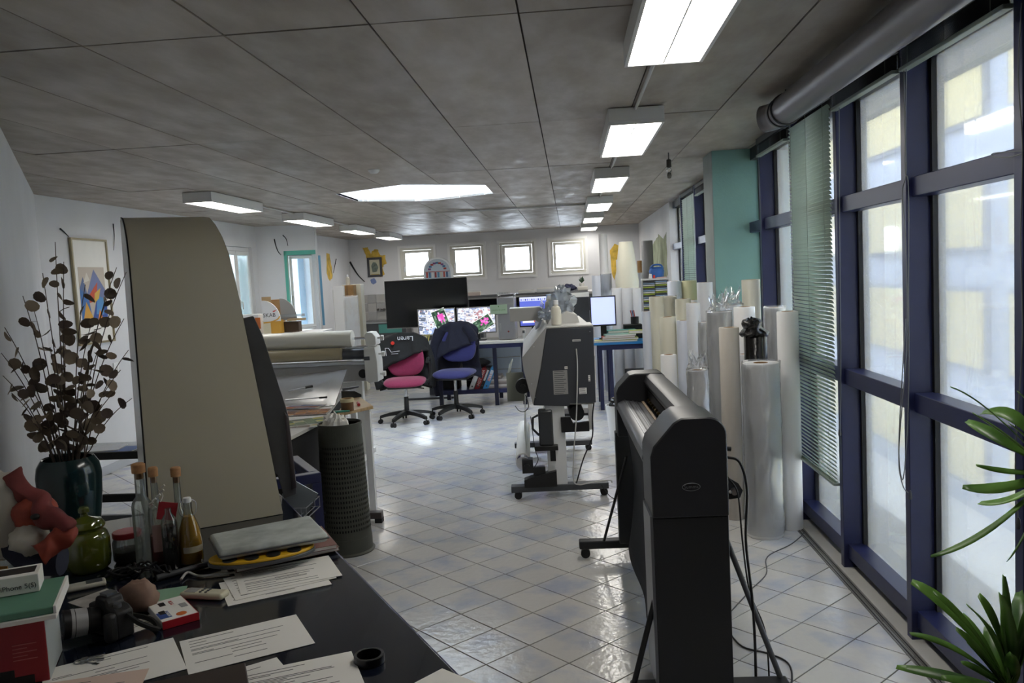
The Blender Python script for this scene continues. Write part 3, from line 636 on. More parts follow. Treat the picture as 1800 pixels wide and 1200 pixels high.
for x, z in ((-.14, 1.13), (-.17, .86), (-.15, .76), (.27, 1.22)): mb.cyl((x, -.006, z), (x, .0, z), .005, n=8)
mb.obj('screws', M_STEEL, pr)
# things on top of the plotter
PT = lambda x, y, z: Tr(-.14, 5.95, 0) @ Rz(.05) @ Vector((x, y, z))
M_HDPE = mat('milky_plastic', 'd8d4c6', .4)
def bottle_white(p, s, label):
    t = thing('plastic_bottle', label, 'bottle', p)
    MB().lathe([(.0, 0), (.034*s, .002), (.036*s, .01), (.036*s, .10*s), (.03*s, .125*s), (.016*s, .135*s), (.016*s, .15*s)], n=20).obj('body', M_HDPE, t)
    MB().lathe([(.018*s, .145*s), (.018*s, .175*s), (.0, .176*s)], n=16).obj('cap', M_WHITE, t)
bottle_white(PT(.035, .12, 1.271), 1.05, 'large milky plastic bottle on the front of the plotter top')
bottle_white(PT(.0, .62, 1.305), 1.0, 'smaller white plastic bottle behind it, half hidden by a bag on the plotter')
def crumple(name, c, s, label, m, seed=0, cat='plastic bag', group=None, amp=.35, ang=24):
    mb = MB(); n, k = 22, 14
    def f(u, v):
        th = u*2*PI; ph = -PI/2+v*PI; d = Vector((math.cos(th)*math.cos(ph), math.sin(th)*math.cos(ph), math.sin(ph)))
        q = 1+amp*noise.noise(d*2.3+Vector((seed, 0, 0)))+amp*.6*noise.noise(d*5.5+Vector((0, seed, 0)))+amp*.35*noise.noise(d*12+Vector((2, seed, 0)))
        z = d.z*q*s[2]; z = max(z, -s[2]*.72)
        return Vector((d.x*q*s[0], d.y*q*s[1], z))
    mb.grid(f, n, k, True); o = mb.obj(name, m, loc=Vector((0, 0, -s[2]*.72)), angle=ang); o.location = Vector(c); return tag(o, label, cat, group)
M_BAGC = film('clear_bag', 'e6ecf4', .25, .12, gl=.5); M_BAGB = mat('black_bag', '0b0b0d', .22, bump=.5, bs=18, spec=.7)
crumple('plastic_bag', PT(.10, .5, 1.345), (.085, .09, .11), 'crumpled bluish clear bag on top of the plotter', M_BAGC, 3, amp=.8)
crumple('plastic_bag', PT(-.03, .38, 1.30), (.05, .06, .05), 'small crumpled clear bag at the front edge of the plotter top', M_BAGC, 8, amp=.8)
# ================================================================ media rolls standing by the window wall
M_RW = mat('roll_white', 'efefef', .45, var=.015, vs=3); M_RC = mat('roll_cream', 'd9d6c4', .45, var=.02, vs=3); M_RB = mat('roll_bluish', 'd3d9e6', .4, var=.015, vs=3); M_RG = mat('roll_greyish', 'd0d2d6', .45, var=.015, vs=3)
M_RK = mat('roll_beige', 'c9c2b8', .45, var=.02)
M_WRAP = film('stretch_wrap', 'f4f6f8', .8, .12, gl=.45)
RG = 'media rolls standing by the right windows'
def roll(x0, x1, yt, Y, label, m=M_RW, core=True, wrap=None, z0=0., lean=0., cap=True, group=RG, name='paper_roll', y_as=None):
    xm = (x0+x1)/2; p = at(xm, yt, Y); r = (x1-x0)/2*p.y/F_PX*1.0; h = p.z-z0
    t = thing(name, label, 'roll', (p.x, p.y, z0), group=group, rot=Ry(lean))
    ri = min(.04, r*.52)
    MB().lathe([(ri, 0), (r-.003, 0), (r, .004), (r, h-.004), (r-.003, h), (ri+.003, h), (ri+.003, h-.05), (ri+.002, .05)], n=28).obj('paper', m, t)
    if core:
        MB().lathe([(ri-.003, .001), (ri+.002, .001), (ri+.002, h+.001), (ri-.003, h+.001), (ri-.003, .001)], n=20).obj('core', M_CARD, t)
    if wrap:
        sd = x0*.37
        def wr(u, v):
            th = u*2*PI; z = .02+v*(h-.01); q = r+.005+.006*noise.noise((math.cos(th)*3, math.sin(th)*3, z*9+sd))+.004*noise.noise((math.cos(th)*7, math.sin(th)*7, z*22+sd)); return Vector((q*math.cos(th), q*math.sin(th), z))
        MB().grid(wr, 40, 46, True).obj('wrap', M_WRAP, t, angle=22)
        if wrap == 'tuft':
            def tf(u, v):
                th = u*2*PI; c_, s_ = math.cos(th), math.sin(th); n1 = noise.noise((c_*2.5, s_*2.5, v*3+sd)); n2 = noise.noise((c_*6, s_*6, v*7+sd))
                q = (r+.006)*(1-.35*math.sin(v*PI)*.6-.25*v)*(1+.45*n1*v+.2*n2*v); return Vector((q*c_, q*s_, h+.09*v*(1+.9*n1+.5*n2)))
            MB().grid(tf, 44, 14, True).obj('film_tuft', M_WRAP, t, angle=15)
    return t
roll(1306, 1368, 637, 4.99, 'short thick white roll with brown core standing foremost on the tiles', M_RC if 0 else M_RW, wrap='film')
roll(1366, 1402, 547, 5.1, 'tall white roll standing right at the navy post of the lowered blind', M_RW)
roll(1264, 1298, 575, 5.35, 'tall slender beige roll left of the black-bagged one', M_RK)
roll(1344, 1378, 540, 5.62, 'white roll behind the tall one at the navy post', M_RW, wrap='film')
t = roll(1308, 1347, 585, 5.36, 'roll wrapped in a black bin bag tied at the top', M_BAGB, core=False)
bp = at(1326, 574, 5.36); h_ = at(1327, 585, 5.36).z
def puff(u, v):
    th = u*2*PI; k = .074*(1-.45*v*v)+.012*noise.noise((math.cos(th)*2.2, math.sin(th)*2.2, v*4)); k *= (.55 if v > .95 else 1)*(1.05+.2*math.sin(3*v*PI))
    return Vector((k*math.cos(th)-.03*v, k*math.sin(th), h_-.02+.115*v+.02*noise.noise((math.cos(th)*3, math.sin(th)*3, 7))))
MB().grid(puff, 28, 12, True).obj('bag_knot', M_BAGB, t)
roll(1290, 1326, 539, 5.75, 'white roll standing right behind the black-bagged roll', M_RW)
roll(1304, 1335, 491, 6.2, 'tall cream roll leaning at the teal pier', M_RC)
roll(1266, 1304, 536, 6.15, 'white roll topped with a tuft of clear film before the teal pier', M_RW, wrap='tuft')
roll(1243, 1284, 548, 5.82, 'thick white roll in crinkled clear wrap in the middle of the group', M_RW, wrap='tuft')
roll(1297, 1318, 622, 5.6, 'short thin roll squeezed behind the foremost thick roll', M_RG)
roll(1228, 1247, 566, 6.02, 'medium white roll in loose film left of the thick wrapped one', M_RW, wrap='film')
roll(1208, 1244, 650, 5.6, 'short roll under shiny crinkled clear wrap, next to the cutter', M_RW, wrap='tuft')
roll(1225, 1252, 496, 6.45, 'tall grey-white roll left of the teal pier', M_RG)
roll(1206, 1230, 532, 6.2, 'slim grey roll in the middle of the row', M_RG)
roll(1187, 1214, 525, 6.75, 'cream-white roll third from the left end of the row', M_RC)
roll(1189, 1213, 563, 6.35, 'white roll with open dark core in the second row', M_RB)
roll(1159, 1187, 557, 6.4, 'medium cream roll at the left front of the row', M_RC)
roll(1161, 1189, 623, 6.1, 'low white roll at the left front, behind the cutter end', M_RW)
roll(1141, 1166, 521, 6.75, 'tall cream roll at the left end of the row', M_RC)
roll(1128, 1143, 547, 6.6, 'thin bluish white roll, leftmost of the row', M_RB)
roll(1166, 1188, 521, 7.1, 'cream roll in clear film behind the left end of the row', M_RC, wrap='film')
roll(1173, 1198, 494, 7.6, 'bluish roll standing at the disc rack', M_RB)
roll(1198, 1224, 493, 7.6, 'yellowish cream roll standing behind the middle of the row', mat('roll_yellowish', 'cfcca6', .45))
roll(1213, 1225, 527, 7.0, 'thin white roll half hidden behind the grey one', M_RW)
# rolls on the far side behind the screens
BG = 'media rolls standing at the back wall'
roll(1040, 1057, 484, 11.6, 'white roll at the left end of the rear group', M_RB, group=BG)
roll(1056, 1074, 482, 11.3, 'white roll in clear film in the rear group', M_RB, group=BG, wrap='film')
z_ = at(1062, 481, 11.6).z
roll(1052, 1067, 411, 11.8, 'very tall narrow white roll rising above the rear group', M_RW, group=BG)
roll(1075, 1094, 506, 11.0, 'grey-white roll behind the bright screen', M_RG, group=BG)
roll(1093, 1113, 506, 10.9, 'grey roll just right of the bright screen', M_RG, group=BG)
roll(1112, 1131, 506, 10.8, 'grey roll beside the disc rack', M_RG, group=BG)
roll(1083, 1098, 456, 11.9, 'bluish white roll behind the big cream cone', M_RB, group=BG)
roll(1118, 1130, 479, 11.7, 'short grey roll right of the big cream cone', M_RG, group=BG)
roll(1127, 1147, 423, 12.4, 'tall dark grey roll leaning at the mural wall', mat('roll_dark', '8b8d90', .5), group=BG)
pc = at(1103, 508, 11.2); t = thing('paper_cone', 'big cream cone of rolled sheet standing on the rear rolls', 'paper cone', (pc.x, pc.y, at(1103, 508, 11.2).z))
k = 11.2/F_PX; hh = (508-426)*k
MB().lathe([(.0, 0), (19*k, .004), (20*k, .01), (20.5*k, hh*.15), (18*k, hh*.4), (14*k, hh*.8), (11.5*k, hh), (11*k, hh), (10*k, hh*.9)], n=32).obj('sheet', M_RC, t)
mb = MB().tube([Vector((0, 0, hh*.2)), Vector((.0, 0, hh*.98))], .04, 12); mb.obj('core', M_CARD, t)
p = at(1126, 468, 11.9); t = roll(1120, 1128, 458, 12.0, 'short brown cardboard tube at the rear right', M_CARD, group=BG, core=False)
# ---- disc rack with things on top
p = at(1151, 489, 9.3); k = 9.3/F_PX
t = thing('disc_rack', 'grey rack filled with thin disc cases behind the roll row', 'rack', (p.x, 9.3, 0))
zt = p.z; w = 46*k
MB().box(-w/2, w/2, -.02, .14, zt-.02, zt).obj('top', M_LGREY, t); MB().box(-w/2, -w/2+.012, -.02, .14, 0, zt-.02).obj('side', M_GREY, t); MB().box(w/2-.012, w/2, -.02, .14, 0, zt-.02).obj('side', M_GREY, t)
MB().box(-w/2, w/2, .13, .14, 0, zt-.02).obj('back', M_DGREY, t)
MB().box(-w/2, w/2, -.01, .13, 0, .9).obj('cabinet', M_LGREY, t)
cs = None
for q in range(2):
    for j in range(int((zt-.02-.91)/.0195)):
        m_ = [M_LGREY, mat('case_green', '8c9a3c', .4), M_DGREY, mat('case_blue', '7e93ad', .4)][(j*3+q*5) % 4]
        x0 = -w/2+.014+q*(w/2-.012); MB().box(x0, x0+w/2-.02, -.018, .12, .91+j*.0195, .923+j*.0195).obj('disc_case', m_, t)
p2 = at(1155, 480, 9.34); t = thing('blue_basket', 'blue pleated basket standing on the disc rack', 'basket', (p2.x, 9.36, zt+.001))
MB().lathe([(0, 0), (.065, .002), (.075, .02), (.085, .08), (.07, .11), (.078, .125)], n=28, wob=.12).obj('bowl', mat('blue_basket', '2f62a8', .45, var=.15), t)
MB().tube(spline([(-.07, 0, .1), (-.05, 0, .14), (0, 0, .15), (.05, 0, .14), (.07, 0, .1)], 5), .01, 8).obj('handle', mat('blue_basket', '2f62a8'), t)
p2 = at(1150, 493, 9.28); o = MB().lathe([(0, 0), (.012, .001), (.013, .004), (.012, .03), (.013, .036), (.0, .037)], n=14).obj('red_cup', mat('red_gloss', 'd0392b', .3), loc=(0, 0, 0)); o.location = (p2.x, 9.285, zt); tag(o, 'tiny red pot on the front edge of the disc rack', 'pot')
o = MB().prism([(-.02, 0), (.02, 0), (.015, .05), (-.012, .055)], -.004, .004, 'y').obj('white_card', M_PAPER); o.location = (p2.x-.04, 9.29, zt); tag(o, 'small white card standing on the disc rack', 'card')
o = MB().box(-.06, .06, -.03, .05, 0, .012).obj('booklet', mat('pale_red', 'cfb5ae', .6)); o.location = (p2.x+.08, 9.32, zt); tag(o, 'pale booklet lying on the disc rack beside the blue basket', 'booklet')
# ---- mural on the right far wall and ochre panels on the back wall (paint on plaster: thin coats)
def splash(name, pts, m, Y=None, X=None, label=None, off=.004):
    """a coat of paint with a ragged outline on a wall"""
    P = []
    n = len(pts)
    for i in range(n):
        a, b = pts[i], pts[(i+1) % n]
        for s in range(4):
            f = s/4; x = a[0]+(b[0]-a[0])*f; y = a[1]+(b[1]-a[1])*f; j = noise.noise((x*.31, y*.37, 3))*2.0
            P.append((x+j, y+j*.7))
    W_ = [at(x, y, Y) if Y else atX(x, y, X) for x, y in P]; d = Vector((0, off, 0)) if Y else Vector((off, 0, 0))
    mb = MB(); c = sum(W_, Vector())/len(W_); k = len(W_)
    mb.add(W_+[q-d*0 + d for q in W_], [list(range(k)), list(range(k, 2*k))[::-1]]+[(i, (i+1) % k, k+(i+1) % k, k+i) for i in range(k)])
    o = mb.obj(name, m, loc=c, smooth=False); return tag(o, label, 'wall painting')
M_OCH = mat('ochre_paint', 'd3b04a', .8, var=.3, vs=9); M_GRN = mat('faded_green_paint', '9da58a', .85, var=.25, vs=5)
splash('wall_painting', [(1138, 440), (1150, 425), (1158, 412), (1166, 420), (1171, 408), (1173, 480), (1172, 492), (1140, 492)], M_GRN, X=1.376, label='faded green and brown mural on the white wall at the right', off=.003)
splash('wall_painting', [(1072, 440), (1080, 428), (1090, 432), (1094, 442), (1092, 458), (1084, 470), (1080, 492), (1075, 480), (1074, 460)], M_OCH, Y=16.196, label='ochre splash painted on the back wall beside the tall white roll', off=.003)
# ================================================================ desks and screens in the middle distance
YD = 10.4; ZD = at(830, 603, YD).z
xl, xr = at(655, 610, YD).x, at(926, 600, YD).x
dk = thing('office_desk', 'long white office desk with dark edge and blue lower shelf', 'desk', ((xl+xr)/2, YD, 0))
MB().box(xl, xr, YD, YD+.85, ZD-.022, ZD).obj('desktop', M_LGREY, dk, world=True, bevel=.003)
MB().box(xl+.02, xr-.02, YD+.01, YD+.05, ZD-.075, ZD-.022).obj('apron', M_NAVY, dk, world=True)
MB().box(-1.35, xr-.1, YD+.45, YD+.47, .30, ZD-.08).obj('modesty_panel', mat('pale_blue_panel', 'b6c2cf', .5), dk, world=True)
for z in (.42, .58): MB().box(-1.3, xr-.12, YD+.43, YD+.45, z-.004, z+.004).obj('drawer_gap', M_GREY, dk, world=True)
MB().box(-1.75, xr-.03, YD+.05, YD+.45, .16, .215).obj('lower_shelf', M_NAVY, dk, world=True, bevel=.004)
for x in (-1.72, -1.0, xr-.06):
    for y in (YD+.06, YD+.7): MB().box(x-.025, x+.025, y-.025, y+.025, 0, ZD-.03).obj('leg', mat('navy_dark', '1b1e36', .4), dk, world=True)
# collage shown on the two screens
def picture(mb, x0, x1, z0, z1, y, n, seed, pal, bg):
    rnd = random.Random(seed); T = Matrix.Identity(4)
    mb.add([(x0, y, z0), (x1, y, z0), (x1, y, z1), (x0, y, z1)], [(0, 1, 2, 3)], bg)
    W_, H_ = x1-x0, z1-z0
    for k in range(n):
        w, h = W_*rnd.uniform(.16, .3), H_*rnd.uniform(.16, .3); cx, cz = rnd.uniform(x0+w*.2, x1-w*.2), rnd.uniform(z0+h*.2, z1-h*.2); a = rnd.uniform(-.35, .35); yy = y-.00009*(k+1)
        def P(u, v): return (cx+u*math.cos(a)*w-v*math.sin(a)*h, yy, cz+u*math.sin(a)*w+v*math.cos(a)*h)
        def clampx(p): return (min(max(p[0], x0), x1), p[1], min(max(p[2], z0), z1))
        q = [(-.5, -.5), (.5, -.5), (.5, .5), (-.5, .5)]
        mb.add([clampx(P(*p)) for p in q], [(0, 1, 2, 3)], 'e8e8ee')
        base = rnd.choice(pal)
        for i in range(4):
            for j in range(4):
                u0, v0 = -.42+.21*i, -.42+.21*j; c = lin(rnd.choice((base, base, rnd.choice(pal)))); f = rnd.uniform(.6, 1.25); c = tuple(min(1, x*f) for x in c)
                mb.add([clampx((lambda r: (r[0], r[1]-.00006, r[2]))(P(*p))) for p in ((u0, v0), (u0+.21, v0), (u0+.21, v0+.21), (u0, v0+.21))], [(0, 1, 2, 3)], c)
def flowers(mb, cx, cz, w, h, a, y, seed):
    rnd = random.Random(seed)
    def P(u, v): return (cx+u*math.cos(a)*w-v*math.sin(a)*h, y, cz+u*math.sin(a)*w+v*math.cos(a)*h)
    mb.add([P(-.5, -.5), P(.5, -.5), P(.5, .5), P(-.5, .5)], [(0, 1, 2, 3)], 'e6e9e4')
    for i in range(9):
        for j in range(9):
            u, v = -.47+i*.104, -.47+j*.104; c = rnd.choice(['2f4a3a', '3f5d45', '26382f', '557a5a', '7b8f7f'])
            if (u-.02)**2+(v-.05)**2 < .07 and rnd.random() < .75: c = rnd.choice(['e85fc0', 'f27fd0', 'd94fae', 'f7b6e6'])
            mb.add([(lambda r: (r[0], r[1]-.0001, r[2]))(P(*p)) for p in ((u, v), (u+.104, v), (u+.104, v+.104), (u, v+.104))], [(0, 1, 2, 3)], c)
PAL = ['aab8dc', 'd3d8ee', '8790ae', 'd8ccd0', 'b0868c', '6b7488', 'eceefa', '93a8d0', 'c4cad8', 'dfe3f4']
M_SCREEN = attr_mat('lit_collage', emit=1.15)
def monitor(x0, x1, y0, y1, Y, label, screen='dark', bez=.012, m=M_GREY, stand=True, zdesk=None, seed=1, group=None):
    a = at(x0, y0, Y); b = at(x1, y1, Y); a.z = at((x0+x1)/2, y0, Y).z; b.z = at((x0+x1)/2, y1, Y).z
    w, h = b.x-a.x, a.z-b.z; zd = ZD if zdesk is None else zdesk
    t = thing('monitor', label, 'monitor', ((a.x+b.x)/2, Y+.1, zd), group=group); cz = (a.z+b.z)/2-zd
    fr = MB(); X0, X1, Z0, Z1 = -w/2, w/2, cz-h/2, cz+h/2; y = -.1
    fr.box(X0, X1, y, y+.03, Z0, Z0+bez*1.4); fr.box(X0, X1, y, y+.03, Z1-bez, Z1); fr.box(X0, X0+bez, y, y+.03, Z0+bez*1.4, Z1-bez); fr.box(X1-bez, X1, y, y+.03, Z0+bez*1.4, Z1-bez)
    fr.obj('bezel', m, t, bevel=.002); MB().box(X0+.004, X1-.004, y+.012, y+.045, Z0+.004, Z1-.004).obj('casing', M_BLACK, t, bevel=.004)
    s0, s1, q0, q1 = X0+bez, X1-bez, Z0+bez*1.4, Z1-bez; sy = y+.010
    if screen == 'collage':
        mb = MB(); picture(mb, s0, s1, q0, q1, sy, 90, seed, PAL, '8a90a8'); W_, H_ = s1-s0, q1-q0
        if seed == 1: flowers(mb, s0+W_*.62, q0+H_*.58, W_*.40, H_*.85, .32, sy-.0088, 4)
        else: flowers(mb, s0+W_*.68, q0+H_*.34, W_*.52, H_*.52, .5, sy-.0088, 5)
        mb.obj('screen', M_SCREEN, t, smooth=False)
    elif screen == 'lavender': MB().add([(s0, sy, q0), (s1, sy, q0), (s1, sy, q1), (s0, sy, q1)], [(0, 1, 2, 3)]).obj('screen', mat('lit_lavender', 'b6c1f0', .4, emit=1.0), t, smooth=False)
    elif screen == 'app':
        mb = MB(); W_, H_ = s1-s0, q1-q0
        def R(u0, u1, v0, v1, c, d=.0003): mb.add([(s0+W_*u0, sy-d, q0+H_*v0), (s0+W_*u1, sy-d, q0+H_*v0), (s0+W_*u1, sy-d, q0+H_*v1), (s0+W_*u0, sy-d, q0+H_*v1)], [(0, 1, 2, 3)], c)
        R(0, 1, 0, 1, '5a68c8', 0); R(0, 1, .86, 1, 'cdd2f2'); R(.08, .62, .1, .34, 'eef0fb'); R(.5, .72, .12, .34, 'e2532f', .0006); R(0, 1, 0, .07, '4a56b0')
        for q in range(12): R(.04+q*.08, .09+q*.08, .88, .94, ['6f7ad0', 'a4acea', '3f4aa0'][q % 3], .0006)
        mb.obj('screen', M_SCREEN, t, smooth=False)
    else: MB().add([(s0, sy, q0), (s1, sy, q0), (s1, sy, q1), (s0, sy, q1)], [(0, 1, 2, 3)]).obj('screen', mat('black_glass', '08090b', .12, spec=.7), t, smooth=False)
    if stand:
        MB().box(-.035, .035, y+.045, y+.07, .012, cz).obj('stand', M_BLACK, t); MB().box(-.11, .11, y-.06, y+.14, 0, .014).obj('foot', M_BLACK, t, bevel=.004)
    return t
monitor(733, 802, 542, 589, YD+.32, 'left silver monitor showing a collage of photos with pink flowers', 'collage', seed=1, group='monitors on the white desk')
monitor(802, 873, 539, 586, YD+.32, 'right silver monitor with a photo collage, flowers at lower right', 'collage', seed=2, group='monitors on the white desk')
monitor(911, 964, 520, 574, YD+.5, 'dark monitor with a blue program window and a red square', 'app', m=M_BLACK, seed=3)
# television on a floor stand
YT = 11.4; a, b, c = at(675, 494, YT), at(820, 487, YT), at(681, 578, YT)
tv = thing('television', 'big switched-off black television behind the two collage monitors', 'television', ((a.x+b.x)/2, YT, 0))
w = b.x-a.x; z1 = (a.z+b.z)/2; z0 = c.z
MB().box(-w/2, w/2, 0, .045, z0, z1).obj('casing', M_BLACK, tv, bevel=.004); MB().box(-w/2+.012, w/2-.012, -.003, .001, z0+.02, z1-.012).obj('screen', mat('black_glass', '08090b', .12, spec=.7), tv, smooth=False)
MB().box(-.04, .04, .045, .10, .03, z1-.1).obj('stand', M_DGREY, tv); MB().box(-.35, .35, -.2, .3, 0, .03).obj('foot', M_DGREY, tv, bevel=.005)
MB().box(-w/2, w/2, -.002, .0, z0, z0+.006).obj('trim', M_GREY, tv)
# arched picture box on the television
p = at(769.5, 488, YT); k = YT/F_PX
ar = thing('arched_box', 'round-arched white box with painted red and blue windows on the television', 'picture box', (p.x, YT+.03, z1))
R_ = 25.5*k; hb = 12*k
def archp(r, h): return [(-r, 0), (r, 0)]+[(r*math.cos(PI*i/16), h+r*math.sin(PI*i/16)) for i in range(17)]
MB().prism(archp(R_, hb), -.03, .14, 'y').obj('case', M_WHITE, ar, bevel=.004)
MB().prism(archp(R_*.9, hb*.95), -.034, -.03, 'y').obj('picture', mat('arch_ground', 'b9c4cc', .5), ar)
mb = MB()
for q in range(8): x = -R_*.8+q*R_*.2; mb.box(x, x+R_*.13, -.037, -.034, .015, hb*.95, col=['a8483f', '3f6f98', 'd8d8d6', '8f3a3a', '5a8fae', 'c8c4b8', 'b0574c', '3c6288'][q])
for q in range(9): an = PI*(q+.5)/9; mb.box(-.02+R_*.55*math.cos(an), .02+R_*.55*math.cos(an), -.037, -.034, hb*1.1+R_*.5*math.sin(an), hb*1.1+R_*.5*math.sin(an)+.025, col=['a8483f', '3f6f98', '7c4c7c'][q % 3])
mb.box(-R_*.85, R_*.85, -.037, -.034, hb*.98, hb*1.06, col='b33f35'); mb.obj('painted_detail', attr_mat('printed', .5), ar, smooth=False)
# PC tower with a plate on top and a green sign
Y_ = YD+.12; a, b = at(873, 524, Y_), at(907, 592, Y_); pcx = (a.x+b.x)/2; w = b.x-a.x; h = a.z-ZD
t = thing('computer_tower', 'silver computer tower standing on the white desk', 'computer', (pcx, Y_+.22, ZD+.001))
MB().box(-w/2, w/2, -.22, .22, .012, h).obj('case', mat('tower_silver', '98989a', .38, .4), t, bevel=.012)
for s in (-1, 1): MB().tube([(s*(w/2-.01), -.2, h-.01), (s*(w/2-.01), -.21, h+.03), (s*(w/2-.01), .2, h+.03), (s*(w/2-.01), .2, h-.01)], .009, 8).obj('handle', mat('tower_silver', '98989a'), t)
MB().box(-w/2+.02, w/2-.02, -.224, -.22, h-.09, h-.07).obj('drive_slot', M_GREY, t); MB().cyl((.02, -.226, .12), (.02, -.22, .12), .012, n=14).obj('power_button', mat('red_dark', '7d2f2c', .4), t)
for x in (-w/2+.02, w/2-.02): MB().box(x-.015, x+.015, -.18, .18, -.0, .014).obj('foot', M_BLACK, t)
text('lettering', 'COLOR', .03, Tr(-w/2+.03, -.2265, .18) @ Rz(0) @ Rx(PI/2) @ Rz(PI/2), M_LGREY, t)
s_ = thing('name_plate', 'small white plate with printed name on top of the computer tower', 'sign', (pcx-.02, Y_+.02, ZD+h+.042)); MB().box(-.085, .085, -.004, .004, 0, .032).obj('plate', M_LGREY, s_, bevel=.002); text('lettering', 'CHRUSCH', .026, Tr(0, -.0046, .016) @ Rx(PI/2), M_INK, s_)
a, b = at(861, 536, Y_-.02), at(892, 551, Y_-.02); s_ = thing('green_sign', 'pale green sign hanging in front of the computer tower', 'sign', ((a.x+b.x)/2, Y_-.02, b.z)); w2, h2 = b.x-a.x, a.z-b.z
MB().box(-w2/2, w2/2, -.006, .0, 0, h2).obj('board', mat('pale_green', 'a8bfa2', .5), s_, bevel=.004); text('lettering', 'GREEN IS LOVE', .026, Tr(0, -.0066, h2*.42) @ Rx(PI/2), mat('sign_green', '5d8a4a', .6), s_)
MB().cyl((0, -.008, h2*.8), (0, -.006, h2*.8), .008, n=12).obj('emblem', mat('sign_green', '5d8a4a'), s_)
# keyboards, papers, mouse, cups on the desk
def keyboard(p, w, d, rz, label, m=M_BLACK):
    t = thing('keyboard', label, 'keyboard', p, rz); MB().box(-w/2, w/2, -d/2, d/2, 0, .012).obj('base', m, t, bevel=.003)
    mb = MB()
    for i in range(14):
        for j in range(5): x = -w/2+.012+i*(w-.02)/14; y = -d/2+.012+j*(d-.02)/5; mb.box(x, x+(w-.02)/14*.8, y, y+(d-.02)/5*.8, .012, .017)
    o = mb.obj('keys', M_DGREY, t, smooth=False); o['kind'] = 'stuff'
p = on(800, 599, ZD); keyboard((p.x+.05, YD+.16, ZD+.001), .4, .14, .05, 'black keyboard in front of the two collage monitors')
def sheet(name, c, w, d, rz, label, m=M_PAPER, cat='paper', h=.002, lines=0, group=None, curl=0.):
    t = thing(name, label, cat, c, rz, group=group)
    if curl: MB().grid(lambda u, v: Vector(((u-.5)*w, (v-.5)*d, h+curl*max(0, u-.6)**2*4+curl*.5*max(0, .3-v)**2*4)), 10, 10).obj('sheet', m, t, solid=.0006)
    else: MB().box(-w/2, w/2, -d/2, d/2, 0, h).obj('sheet', m, t, smooth=False)
    if lines:
        rnd = random.Random(lines); mb = MB(); y = d/2-.02
        while y > -d/2+.02:
            if rnd.random() < .8:
                x = -w/2+.02+(0 if rnd.random() < .7 else w*.3); e = x+rnd.uniform(.15, .9)*(w/2-.02-x); mb.box(x, max(e, x+.02), y, y+.0022, h-.0002, h+.0003)
            y -= rnd.choice((.007, .007, .011, .018))
        mb.obj('print', M_INK, t, smooth=False)
    return t
for k, (px_, w_, d_, r_, l) in enumerate([(850, .2, .15, .3, 'cream paper pile on the white desk beside the tower'), (880, .26, .12, -.1, 'white papers under the computer tower front'), (905, .2, .14, .4, 'loose papers at the right end of the white desk'), (752, .2, .2, .1, 'papers at the left end of the white desk')]):
    p = on(px_, 601, ZD); sheet('paper', (p.x, YD+.1+.02*k, ZD+.0005), w_, d_, r_, l, h=.012)
p = at(745, 596, YD+.12); t = thing('pen_tray', 'clear tray with yellow pens at the left end of the white desk', 'tray', (p.x, YD+.13, ZD))
MB().box(-.08, .08, -.05, .05, 0, .05).obj('tray', film('clear_tray', 'dfe6ea', .5), t)
for q in range(6): MB().cyl((-.06+q*.022, 0, .02), (-.07+q*.028, .02, .13), .006, n=8).obj('pen', mat('pen_yellow', 'd8cf6a', .4), t)
p = at(725, 600, YD+.1); t = thing('blue_mug', 'small blue mug at the left end of the white desk', 'mug', (p.x, YD+.12, ZD)); MB().lathe([(0, 0), (.035, .001), (.038, .01), (.038, .09), (.034, .09), (.033, .015), (0, .012)], n=20).obj('cup', mat('mug_blue', '46608c', .3), t); ring_mesh(.024, .005, Tr(.045, 0, .048) @ Rx(PI/2), 14, 6).obj('handle', mat('mug_blue', '46608c'), t)
t = thing('handset', 'white telephone handset on charger beside the dark monitor', 'telephone', (at(920, 575, YD+.2).x, YD+.2, ZD)); MB().box(-.022, .022, -.015, .015, .01, .14).obj('handset', M_LGREY, t, bevel=.008); MB().box(-.035, .035, -.035, .035, 0, .02).obj('cradle', M_LGREY, t, bevel=.005); MB().box(-.014, .014, -.018, -.015, .085, .12).obj('display', M_DGREY, t)
# under the desk: dish, boxes, binders, magazines
zs = .2155
p = at(838, 640, YD+.2); 
t = thing('black_box_stack', 'black equipment box under the white desk', 'box', (p.x, YD+.40, zs)); MB().box(-.17, .17, -.03, .04, 0, .20).obj('box', M_MATTE, t, bevel=.005); MB().box(-.18, .18, -.035, .045, .20, .23).obj('lid', M_BLACK, t, bevel=.004)
o = MB().box(-.2, .16, -.22, .03, 0, .03).obj('black_case', M_BLACK, bevel=.004); o.location = (p.x+.03, YD+.41, zs+.232); tag(o, 'flat black case lying on the black equipment box', 'case')
o = MB().lathe([(0, 0), (.08, .008), (.15, .04), (.175, .06), (.15, .08), (.08, .112), (0, .12)], n=32).obj('black_cushion', mat('cushion_black', '20242a', .5), sub=0); o.location = (p.x+.01, YD+.24, zs+.264); tag(o, 'black lens-shaped cushion on the boxes under the desk', 'cushion')
